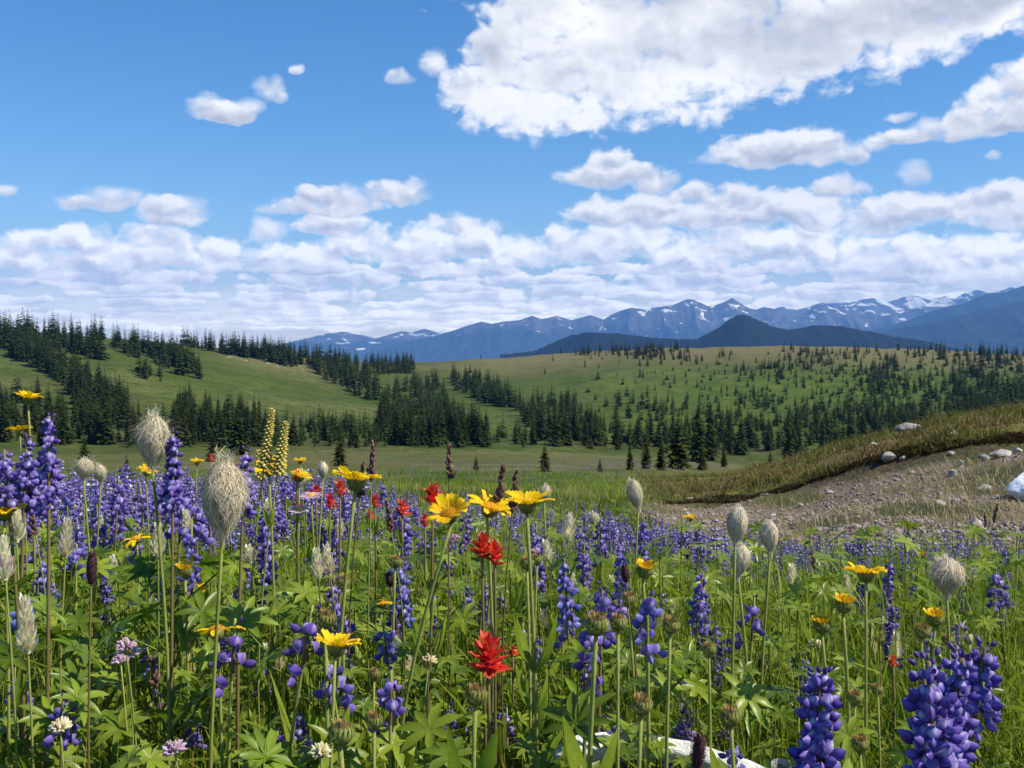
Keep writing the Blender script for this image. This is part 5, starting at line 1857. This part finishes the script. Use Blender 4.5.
for _ in range(26):
    x, y = RNG.choice([RNG.uniform(10, 340), RNG.uniform(340, 1010)]), RNG.uniform(505, 665)
    if y < top_limit(x) + 10:
        continue
    spike_plant('paintbrush', 'paintbrush', x, y, RNG.uniform(1.5, 2.6), RNG.uniform(.03, .045), cream_spike, 'stem', 'small cream spike', None, leaf='leaf', nleaf=5, hr=(.34, .62))

# twin lousewort spikes, rust spikes, dark burnets
for x, y, Y, L, label in [(272, 408, 1.35, .085, 'taller of the twin pale yellow spikes'), (286, 421, 1.35, .075, 'shorter of the twin pale yellow spikes')]:
    spike_plant('lousewort', 'lousewort', x, y, Y, L, lousewort_spike, 'stem', 'yellow spike', label, leaf='leaf_pale', nleaf=8, hr=(.3, .85), lean=(.005, .02))
spike_plant('lousewort', 'lousewort', 258, 450, 1.7, .05, lousewort_spike, 'stem', 'yellow spike', 'small pale yellow spike behind the yellow daisy by the twin spikes', leaf='leaf_pale', hr=(.3, .85))
RUST = [(373, 441, 1.35, .055, 'rust brown spike just behind the tall central daisy'), (363, 462, 1.35, .05, 'lower rust brown spike touching the tall central daisy'), (449, 444, 1.45, .05, 'upright rust brown spike above the trio of daisies'),
        (503, 463, 1.3, .05, 'rust brown spike above the middle daisy of the trio'), (516, 470, 1.25, .055, 'leaning rust brown spike just above the right daisy of the trio'), 
        (386, 500, 1.5, .05, 'rust brown spike low behind the central daisy'), 
        (812, 548, 2.4, .05, 'thin dark spike in the lupines at the right'),
        (998, 502, 3.2, .07, 'thin dark spike against the gravel near the white boulder'), (985, 512, 3.2, .05, 'short dark spike against the gravel near the white boulder'),
        (30, 505, 1.6, .05, 'rust spike under the tallest violet lupine'), (690, 540, 2.6, .05, 'rust spike in the violet drift under the far daisy'), 
        (150, 655, 1.3, .045, 'rust spike low in the leaves, left of the fading daisy'), (760, 660, 1.6, .05, 'rust spike low in the leaves right of the bleached log'),
        (780, 640, 1.7, .05, 'rust spike above the large violet lupine, left of the flat daisy stem')]
for x, y, Y, L, label in RUST:
    spike_plant('sorrel', 'sorrel', x, y, Y, L, rust_spike, 'stem_red' if RNG.random() < .5 else 'stem', 'rust spike', label, hr=(.2, .85), part='seed_spike')
for x, y, Y, L, label in [(92, 552, 1.0, .032, 'dark furry spike on a purple stem above the largest cream spike'), (700, 735, .85, .034, 'dark furry spike in front of the bleached log'), (624, 565, 1.3, .022, 'dark furry spike beside the half-open orange daisy'),
                          (388, 573, 1.4, .02, 'small dark furry spike near the central daisy stem')]:
    spike_plant('burnet', 'burnet', x, y, Y, L, burnet_spike, 'stem_red', 'dark spike', label, hr=(.2, .75))

# scarlet paintbrushes
put_paintbrush(488, 654, .98, .047, 'starry scarlet paintbrush in the open, lowest and brightest', True, 1.0, 24)
put_paintbrush(482, 545, 1.25, .038, 'scarlet paintbrush right under the trio, upper of two heads', True, .8, 18)
put_paintbrush(495, 553, 1.27, .036, 'scarlet paintbrush right under the trio, lower of two heads', True, .7, 16)
put_paintbrush(433, 494, 1.35, .038, 'scarlet paintbrush left of the trio of daisies', True, .8, 18)
for x, y, Y, s, label in [(402, 507, 1.6, .034, 'small scarlet paintbrush between the central daisy and the trio'), (340, 487, 1.6, .032, 'scarlet paintbrush just left of the tall central daisy'), (316, 490, 1.9, .03, 'small scarlet paintbrush by the pale pink daisies'),
                          (330, 500, 1.8, .03, 'small scarlet paintbrush below the one beside the central daisy'), (297, 476, 1.9, .026, 'small orange-red paintbrush under the twin yellow spikes'), (375, 500, 1.8, .028, 'small scarlet paintbrush right of the central daisy stem'),
                          (425, 520, 1.8, .026, 'small scarlet paintbrush low behind the left daisy of the trio'), (298, 503, 2.0, .024, 'tiny scarlet paintbrush left of the pale pink daisies'), (370, 514, 1.9, .024, 'tiny scarlet paintbrush low right of the central daisy stem'),
                          (513, 650, 1.5, .02, 'tiny scarlet paintbrush beside the starry one'), (893, 660, 1.3, .018, 'tiny scarlet tip under the cream cluster'), (211, 457, 2.4, .022, 'tiny red paintbrush left of the largest seedhead'), (448, 512, 2.0, .024, 'tiny scarlet paintbrush peeping behind the left daisy')]:
    put_paintbrush(x, y, Y, s, label, False, .8, 13)

put_fleabane(311, 495, 1.55, 'pale pink daisy, upper of two left of the central daisy')
put_fleabane(299, 509, 1.55, 'pale pink daisy, lower of two left of the central daisy')
put_fleabane(128, 652, 1.3, 'small pink daisy low in the leaves right of the dark furry spike')
for x, y, Y, label, b in [(125, 640, 1.1, 'pale pink clover head near the dark furry spike', clover_head), (173, 742, .9, 'pink clover head at the bottom left of the bent stems', clover_head), (320, 745, .9, 'white clover head at the bottom beside the pointed bud', white_head),
                          (60, 720, .95, 'white clover head low at the left', white_head), (535, 548, 1.9, 'small pink head behind the right daisy of the trio', clover_head), (455, 535, 1.9, 'small pale pink head under the left daisy of the trio', clover_head),
                          (430, 655, 1.3, 'small white head between the bowl-shaped daisy and the starry paintbrush', white_head), (120, 655, 1.2, 'second pale pink clover head near the dark furry spike', clover_head), (815, 640, 1.5, 'small white head left of the flat daisy stem', white_head)]:
    spike_plant('clover', 'clover', x, y, Y, .01, b, 'stem', 'clover', label, part='flower_head')


# ---------------------------------------------------------------- grass and leaves nobody could count
def scatter(n, y0, y1, side=.60, keep=None, power=1.0):
    """random ground points, denser per area towards the eye"""
    n = int(n * (1.55 if y0 < 2 else 1.2))
    Y = np.exp(RNG.uniform(math.log(y0), math.log(y1), n)) if power == 1.0 else y0 + (y1 - y0) * RNG.random(n) ** power
    X = RNG.uniform(-1, 1, n) * (side * Y + (.75 if y0 < 5 else 2.0))
    k = ok_ground(X, Y)
    if keep is not None:
        k &= keep(X, Y)
    X, Y = X[k], Y[k]
    return np.stack([X, Y, gz(X, Y)], 1)


def vegetation():
    U = RNG.uniform

    def hf(b):          # the growth stands taller a few steps out
        return 1 + .14 * sstep(1.05, 1.6, b[:, 1]) - .34 * sstep(2.2, 3.8, b[:, 1])
    # grass
    mb = MB()
    for n, y0, y1, hh, ww, mat in [(26000, .8, 3.2, (.18, .56), (.0020, .0052), 0), (46000, 2.6, 9, (.16, .46), (.0035, .008), 0), (3200, .8, 4, (.24, .60), (.0012, .0022), 1), (6500, 3, 12, (.2, .46), (.003, .005), 1)]:
        b = scatter(n, y0, y1)
        m = len(b)
        V, fs, t = blades(b, U(0, 6.28, m), U(*hh, m) * hf(b) * (1 - .3 * (fbm(b[:, 0] * 2, b[:, 1] * 2, 2, 8))), U(.05, .9, m), U(*ww, m), 5)
        mb.add(V, fs, t, mat)
    b = scatter(42000, 8, 46, .62)
    b = b[RNG.random(len(b)) < .25 + .9 * sstep(.38, .6, fbm(b[:, 0] * .35, b[:, 1] * .22, 3, 51))]; m = len(b)
    tf = np.clip(fbm(b[:, 0] * .25, b[:, 1] * .15, 3, 52) * 1.8 - .5 + U(-.25, .25, m), 0, 1)
    V, fs, t = blades(b, U(0, 6.28, m), U(.12, .34, m), U(.1, .8, m), U(.010, .022, m), 3, tint=tf)
    mb.add(V, fs, t, 0)
    b = scatter(20000, 8, 46, .62)
    b = b[RNG.random(len(b)) < .2 + sstep(.45, .62, fbm(b[:, 0] * .3, b[:, 1] * .2, 3, 53))]; m = len(b)
    V, fs, t = blades(b, U(0, 6.28, m), U(.14, .34, m), U(.1, .5, m), U(.006, .012, m), 2)
    mb.add(V, fs, t, 1)
    tag(link('grass', mb.mesh('grass', [M['grass'], M['straw']])), 'long green meadow grass between the flowers', 'grass', kind='stuff')

    # broad leaves and palmate lupine leaves
    mb = MB()
    for n, y0, y1, hh, ww in [(10500, .8, 3.4, (.12, .42), (.008, .022)), (12000, 3, 9, (.10, .36), (.010, .022))]:
        b = scatter(n, y0, y1); m = len(b)
        V, fs, t = blades(b, U(0, 6.28, m), U(*hh, m) * hf(b), U(.1, .8, m), U(*ww, m), 7, 'leaf')
        k = RNG.random() < .5
        mb.add(V, fs, t, 1 if k else 0)
    for n, y0, y1, fine in [(3000, .75, 2.6, True), (9500, 2.4, 9.5, False), (5000, 8, 15, False)]:
        b = scatter(n, y0, y1)
        m = len(b)
        hgt = U(.05, .42, m) * (1.0 if fine else .85) * hf(b)
        sz = U(.018, .038, m) * (1 if fine else (1.15 if y0 < 8 else 1.5))
        nl = 7
        a0 = U(0, 6.28, m)
        tl = unit(np.stack([RNG.normal(0, .38, m), RNG.normal(0, .38, m) - .10, np.ones(m)], 1))
        ref = np.array([1.0, 0, 0])
        e1 = unit(np.cross(np.cross(tl, np.broadcast_to(ref, tl.shape)), tl)); e2 = np.cross(tl, e1)
        c = b + np.stack([RNG.normal(0, .02, m), RNG.normal(0, .02, m), hgt], 1)
        seg = np.array([0, .3, .62, 1.0]) if fine else np.array([0, .55, 1.0])
        wid = np.array([.03, .22, .25, .0]) if fine else np.array([.03, .28, .0])
        tt = RNG.random(m)
        for j in range(nl):
            a = a0 + j * 2 * PI / nl + U(-.1, .1, m)
            d = np.cos(a)[:, None] * e1 + np.sin(a)[:, None] * e2
            s_ = np.cross(tl, d)
            L = sz * U(.8, 1.1, m)
            cu = .30 * seg - .32 * seg ** 2.2
            ctr = c[:, None] + d[:, None] * (L[:, None] * seg)[:, :, None] + tl[:, None] * (L[:, None] * cu)[:, :, None]
            w = (L[:, None] * wid)[:, :, None] / 1.6
            Lf = ctr - s_[:, None] * w + tl[:, None] * w * .35
            Rt = ctr + s_[:, None] * w + tl[:, None] * w * .35
            K = len(seg)
            V = np.stack([Lf, ctr, Rt], 2).reshape(m, K * 3, 3)
            q = grid_faces(K, 3)
            fs = (q[None] + (np.arange(m) * K * 3)[:, None, None]).reshape(-1, 4)
            mb.add(V.reshape(-1, 3), fs, np.repeat(np.clip(tt + U(-.15, .15, m), 0, 1), K * 3), 2)
        if fine:
            for i in range(m):
                tube(mb, [b[i], (b[i] + c[i]) / 2 + [.004, 0, 0], c[i]], .0011, 3, .4, 2, cap=False)
    tag(link('foliage', mb.mesh('foliage', [M['leaf'], M['leaf_pale'], M['leaf_lupine']])), 'dense green leaves of the meadow plants', 'leaves', kind='stuff')

    # leafy stalks
    b = scatter(4600, .8, 7); m = len(b)
    H = U(.22, .46, m) * hf(b)
    az = U(0, 6.28, m); ln = U(.0, .25, m)
    V, fs, t = blades(b, az, H, ln, U(.0025, .004, m), 5)
    mb.add(V, fs, t, 1)
    for j in range(11):
        q = U(.25, .98, m)
        c = b + np.stack([np.cos(az), np.sin(az), 0 * az], 1) * (H * ln * q ** 2)[:, None] + np.array([0, 0, 1.]) * (H * (q - .35 * ln * q * q))[:, None]
        V, fs, t = blades(c, az + j * 2.4 + U(-.5, .5, m), U(.03, .075, m), U(.5, 1.7, m), U(.006, .013, m), 4, 'leaf')
        mb.add(V, fs, t, int(RNG.integers(0, 3)))
    # small purple and white bloom scattered low between the stems
    # heath and turf on the stony bank
    mb = MB()
    n = 70000
    px = U(590, 1330, n)
    Yb = bank_base(px)
    Y = Yb + RNG.random(n) ** 1.3 * 26 + .25
    X = (px - CX) / F * Y * (CP + .1 * SP)
    msk = masks(X, Y)
    k = (msk['turf'] > RNG.random(n)) | ((msk['dirt'] > .3) & (RNG.random(n) < .10))
    X, Y = X[k], Y[k]
    b = np.stack([X, Y, gz(X, Y) - .01], 1); m = len(b)
    tt = np.clip((fbm(X * .7, Y * .5, 4, 15) - .5) * 3.4 + .52 + U(-.18, .18, m), 0, 1)
    V, fs, t = blades(b, U(0, 6.28, m), U(.05, .20, m), U(.2, 1.0, m), U(.012, .03, m), 2, tint=tt)
    sel = tt > .62
    for cond, mat in ((sel, 0), (~sel, 3)):
        i = np.nonzero(cond)[0]
        V, fs, t = blades(b[i], U(0, 6.28, len(i)), U(.05, .19, len(i)) * (.35 + 1.7 * sstep(.35, .7, fbm(X[i] * 1.3, Y[i] * 1.3, 3, 91))), U(.2, 1.3, len(i)), U(.012, .03, len(i)), 2, tint=tt[i])
        mb.add(V, fs, t, mat)
    # turf hanging over the worn edge
    n = 7400
    px = U(665, 1330, n)
    Y = bank_base(px) + U(.30, .85, n)
    X = (px - CX) / F * Y
    z = gz(X, Y)
    b = np.stack([X, Y, z], 1)
    V, fs, t = blades(b, U(PI * 1.2, PI * 1.8, n), U(.04, .16, n), U(.8, 2.2, n), U(.015, .035, n), 3)
    mb.add(V, fs, t * .5, 0)
    # sparse tufts out on the gravel
    n = 9000
    px = U(640, 1080, n); f = RNG.random(n)
    Y = meadow_end(px) - .5 + f * (bank_base(px) - meadow_end(px))
    X = (px - CX) / F * Y
    kk = RNG.random(n) < .06 + sstep(.40, .58, fbm(X * .8, Y * .5, 4, 77)) * .9 + (1 - sstep(.0, .18, f)) * .8
    X, Y = X[kk], Y[kk]
    b = np.stack([X, Y, gz(X, Y)], 1); m = len(b)
    V, fs, t = blades(b, U(0, 6.28, m), U(.05, .20, m), U(.2, 1.0, m), U(.006, .014, m), 3)
    mb.add(V, fs, t, 2)
    tag(link('turf_grass', mb.mesh('turf_grass', [M['heather'], M['grass'], M['straw'], M['turf']])), 'yellow-green turf and brown heath over the stony bank', 'turf', kind='stuff')


vegetation()
# ---------------------------------------------------------------- stones
def ico(sub):
    bm = bmesh.new()
    bmesh.ops.create_icosphere(bm, subdivisions=sub, radius=1.0)
    v = np.array([q.co[:] for q in bm.verts]); f = np.array([[q.index for q in p.verts] for p in bm.faces])
    bm.free()
    return v, f


import bmesh
ICO = {k: ico(k) for k in (1, 2, 4)}


def rock_mb(size, seed, sub=4, facets=12, rough=.08):
    r = np.random.default_rng(seed)
    v, f = ICO[sub]
    v = v.copy()
    for _ in range(facets):                       # knock flat faces off a ball
        n = unit(r.normal(size=3)); d = r.uniform(.48, .85)
        q = v @ n
        v = v - np.clip(q - d, 0, 9)[:, None] * n * .92
    if rough:
        k = fbm(v[:, 0] * 3 + seed, v[:, 1] * 3 + v[:, 2] * 2.3, 4, seed % 97) - .5
        v = v * (1 + rough * 2 * k)[:, None]
    v = v * np.asarray(size)
    mb = MB(); mb.add(v, f, r.uniform(.25, .85))
    return mb


def put_rock(x, y, lo, size, label, mat='rock', rz=0.0, seed=0, sink=.3, name='rock', rough=.08):
    """(x, y): where its foot meets the ground in the photo"""
    p = find_ground(x, y, lo, 120)
    if p is None:
        return
    if name == 'rock':
        size = tuple(.8 * q for q in size)
    o = link(name, rock_mb(size, seed, 4, 14, rough).mesh(name, M[mat], smooth=False))
    o.location = (p[0], p[1], p[2] + size[2] * (1 - sink) - .02)
    o.rotation_euler = (RNG.uniform(-.15, .15), RNG.uniform(-.15, .15), rz)
    tag(o, label, 'rock')


put_rock(1033, 499, 6, (.36, .27, .24), 'big white boulder cut by the right edge', 'rock_white', .5, 6, .15, 'boulder', .10)
put_rock(906, 434, 20, (.40, .25, .20), 'flat grey boulder lying on the crest of the bank', 'rock', .1, 7, .35, 'boulder')
put_rock(889, 462, 12, (.27, .20, .15), 'grey rock stuck in the worn face of the bank', 'rock', .9, 9, .3)
put_rock(1001, 458, 12, (.27, .18, .15), 'pale angular rock at the foot of the bank near the white boulder', 'rock_pale', .2, 11, .3)
put_rock(985, 461, 12, (.16, .14, .10), 'grey stone leaning left against the pale angular rock', 'rock', .2, 12, .3)
put_rock(1018, 452, 12, (.10, .09, .08), 'small pale stone right of the pale angular rock', 'rock_pale', .2, 13, .3)
put_rock(976, 528, 6, (.11, .08, .09), 'pale rounded stone on the gravel above the lupines', 'rock_pale', .2, 15, .3)
put_rock(953, 476, 12, (.13, .11, .09), 'pale flat stone on the gravel below the bank', 'rock_pale', .2, 17, .4)
put_rock(960, 466, 12, (.14, .10, .10), 'grey stone just above the pale flat one on the gravel', 'rock', .8, 19, .3)
put_rock(984, 488, 9, (.20, .12, .05), 'flat brown slab lying on the gravel', 'rock', .4, 21, .4)
put_rock(903, 460, 12, (.09, .08, .07), 'small pale stone right of the rock in the bank', 'rock_pale', .4, 23, .3)
put_rock(951, 455, 14, (.10, .08, .06), 'small pale stone at the foot of the bank', 'rock_pale', .4, 25, .3)
put_rock(830, 494, 12, (.12, .1, .06), 'small pale stone near the lower end of the bank', 'rock_pale', .3, 27, .3)
put_rock(690, 500, 12, (.16, .1, .07), 'pale stone at the lower end of the stony ground', 'rock_pale', .3, 29, .3)
put_rock(676, 497, 12, (.16, .1, .06), 'pale stone beside the first at the lower end of the stony ground', 'rock_pale', .6, 31, .3)
put_rock(900, 437, 20, (.12, .1, .06), 'small pale stone in front of the flat grey boulder', 'rock_pale', .6, 33, .3)
put_rock(874, 445, 20, (.18, .12, .07), 'pale flat stone on the bank left of the boulder', 'rock_pale', .6, 35, .4)
put_rock(953, 435, 16, (.16, .12, .08), 'grey stone half sunk in the turf of the bank', 'rock', .6, 37, .4)
put_rock(772, 516, 8, (.10, .08, .05), 'pale stone on the gravel behind the egg-shaped seedheads', 'rock_pale', .6, 39, .4)
put_rock(940, 505, 8, (.10, .08, .06), 'pale stone in the middle of the gravel', 'rock_pale', 1.1, 41, .4)


def gravel():
    protos = [rock_mb((1, .8, .55), 300 + k, 1, 5, 0) for k in range(8)]
    mb = MB()
    n = 13000
    px = RNG.uniform(630, 1090, n)
    Y = np.exp(RNG.uniform(math.log(6.2), math.log(21.5), n))
    X = (px - CX) / F * Y
    mk = masks(X, Y)
    k = (mk['gravel'] > .25) & (RNG.random(n) < np.clip(mk['gravel'] * (1.25 - 1.6 * sstep(.5, .64, fbm(X * .8, Y * .5, 4, 77))), 0.05, 1))
    X, Y = X[k], Y[k]
    Z = gz(X, Y)
    for x, y, z in zip(X, Y, Z):
        s = .012 + .036 * RNG.random() ** 2.6 + (.05 if RNG.random() < .02 else 0)
        mb.merge(protos[int(RNG.integers(0, 8))], mat4((x, y, z + s * .15), RNG.uniform(0, 6.28), RNG.normal(0, .25), RNG.normal(0, .25), s), RNG.uniform(-.5, .5))
    tag(link('gravel', mb.mesh('gravel', M['pebble'], smooth=False)), 'loose brown and pale stones below the bank', 'gravel', kind='stuff')


gravel()


def log():
    p = sight(694, 755, 1.12)
    g = g1(p[0], p[1])
    mb = MB()
    n = 24
    s = np.linspace(0, 1, n)
    C = np.stack([-.16 + .32 * s, .05 * np.sin(s * 3) - .06 * s, .012 * np.sin(s * 5) - .030 * s], 1)
    R = .014 * (1 + .12 * np.sin(s * 11) + .1 * RNG.normal(0, 1, n) * .4) * np.clip(np.minimum(s, 1 - s) * 16, .45, 1)
    T, A, B = frames(C)
    th = np.arange(18) * 2 * PI / 18
    rr = R[:, None] * (1 + .10 * np.sin(th * 5 + 1) + .05 * np.sin(th * 9))
    V = C[:, None] + rr[:, :, None] * (np.cos(th)[None, :, None] * A[:, None] + np.sin(th)[None, :, None] * B[:, None])
    mb.add(V.reshape(-1, 3), grid_faces(n, 18, True), .8)
    e = MB()
    for i in (0, n - 1):
        mb.add(np.concatenate([V[i], C[i:i + 1]]), np.stack([np.arange(18), (np.arange(18) + 1) % 18, np.full(18, 18)], 1), .3)
    o = link('log', mb.mesh('log', M['bleached']))
    o.location = (p[0], p[1], p[2])
    tag(o, 'bleached white piece of log lying in the leaves at the bottom', 'log')
    # branch stubs that hold it up off the ground
    for x in (-.11, .10):
        b = MB(); tube(b, [[x, 0, -.01], [x * 1.1, .02, -.2], [x * 1.25, .03, g - p[2] - .02]], [.012, .010, .008], 8, .5)
        c = link('branch_stub', b.mesh('branch_stub', M['bleached'])); c.parent = o


log()

# ---------------------------------------------------------------- a name for each plant
LANDMARKS = [(355, 484, 'the tall central yellow daisy'), (488, 652, 'the starry red paintbrush'), (488, 549, 'the paired red paintbrush heads'), (485, 511, 'the trio of yellow daisies'), (224, 497, 'the largest shaggy seedhead'),
             (153, 440, 'the first shaggy seedhead'), (279, 430, 'the twin yellow spikes'), (45, 450, 'the tallest violet lupine'), (25, 625, 'the largest cream spike'), (92, 568, 'the dark furry spike'), (335, 650, 'the bowl-shaped daisy'),
             (605, 628, 'the paired withered heads'), (866, 577, 'the flat yellow daisy'), (818, 720, 'the large bottom lupine'), (940, 710, 'the largest violet lupine'), (745, 540, 'the three egg-shaped seedheads'), (947, 576, 'the round seedhead'),
             (635, 494, 'the slim leaning seedhead'), (643, 571, 'the half-open orange daisy'), (692, 757, 'the bleached log'), (1015, 487, 'the white boulder'), (892, 630, 'the cluster of cream spikes'), (433, 494, 'the red paintbrush by the trio'),
             (158, 545, 'the cream spike under the seedhead'), (218, 634, 'the fading daisy'), (935, 622, 'the half-open yellow daisy'), (305, 502, 'the two pale pink daisies'), (690, 519, 'the small far daisy'), (989, 555, 'the far daisy among lupines'),
             (475, 697, 'the round daisy bud'), (670, 626, 'the straight withered head'), (320, 565, 'the two cream spikes'), (195, 593, 'the low yellow daisy'), (340, 735, 'the pointed reddish bud'), (545, 560, 'the white spike under the trio')]
ORD = ['nearest', 'second', 'third', 'fourth', 'fifth', 'sixth', 'seventh', 'eighth', 'ninth', 'tenth', 'eleventh', 'twelfth']


def name_plants():
    bpy.context.view_layer.update()
    for kind, rows in ALL.items():
        cells = {}
        for row in rows:
            o, (x, y), look, label, group = row
            d = [math.hypot(x - l[0], (y - l[1]) * 1.3) for l in LANDMARKS]
            i = int(np.argmin(d)); lx, ly, ln = LANDMARKS[i]
            dx, dy = x - lx, (y - ly) * 1.3
            rel = ('right of' if dx > 0 else 'left of') if abs(dx) > abs(dy) else ('below' if dy > 0 else 'above')
            cells.setdefault((i, rel), []).append((d[i], row))
        for (i, rel), rs in cells.items():
            rs.sort(key=lambda r: r[0])
            for n, (dd, row) in enumerate(rs):
                o, _, look, label, group = row
                if label:
                    o['label'] = label
                elif n < len(ORD):
                    o['label'] = '%s, %s %s %s %s' % (look, ORD[n], kind, rel, LANDMARKS[i][2])
                else:
                    o['label'] = 'violet lupine in the thick drift %s %s' % (rel, LANDMARKS[i][2])
                if kind == 'lupine':
                    o['group'] = 'lupines in the drift %s %s' % (rel, LANDMARKS[i][2]) if not label and n >= len(ORD) else 'lupines in the flower meadow'
                else:
                    o['group'] = {'arnica': 'yellow daisies in the meadow', 'arnica bud': 'withered daisy heads and buds', 'seedhead': 'fluffy seedheads', 'paintbrush': 'paintbrushes in the meadow', 'sorrel': 'rust brown spikes', 'burnet': 'dark furry spikes',
                                  'fleabane': 'pale pink daisies', 'clover': 'small clover heads', 'lousewort': 'pale yellow spikes'}[kind]


name_plants()
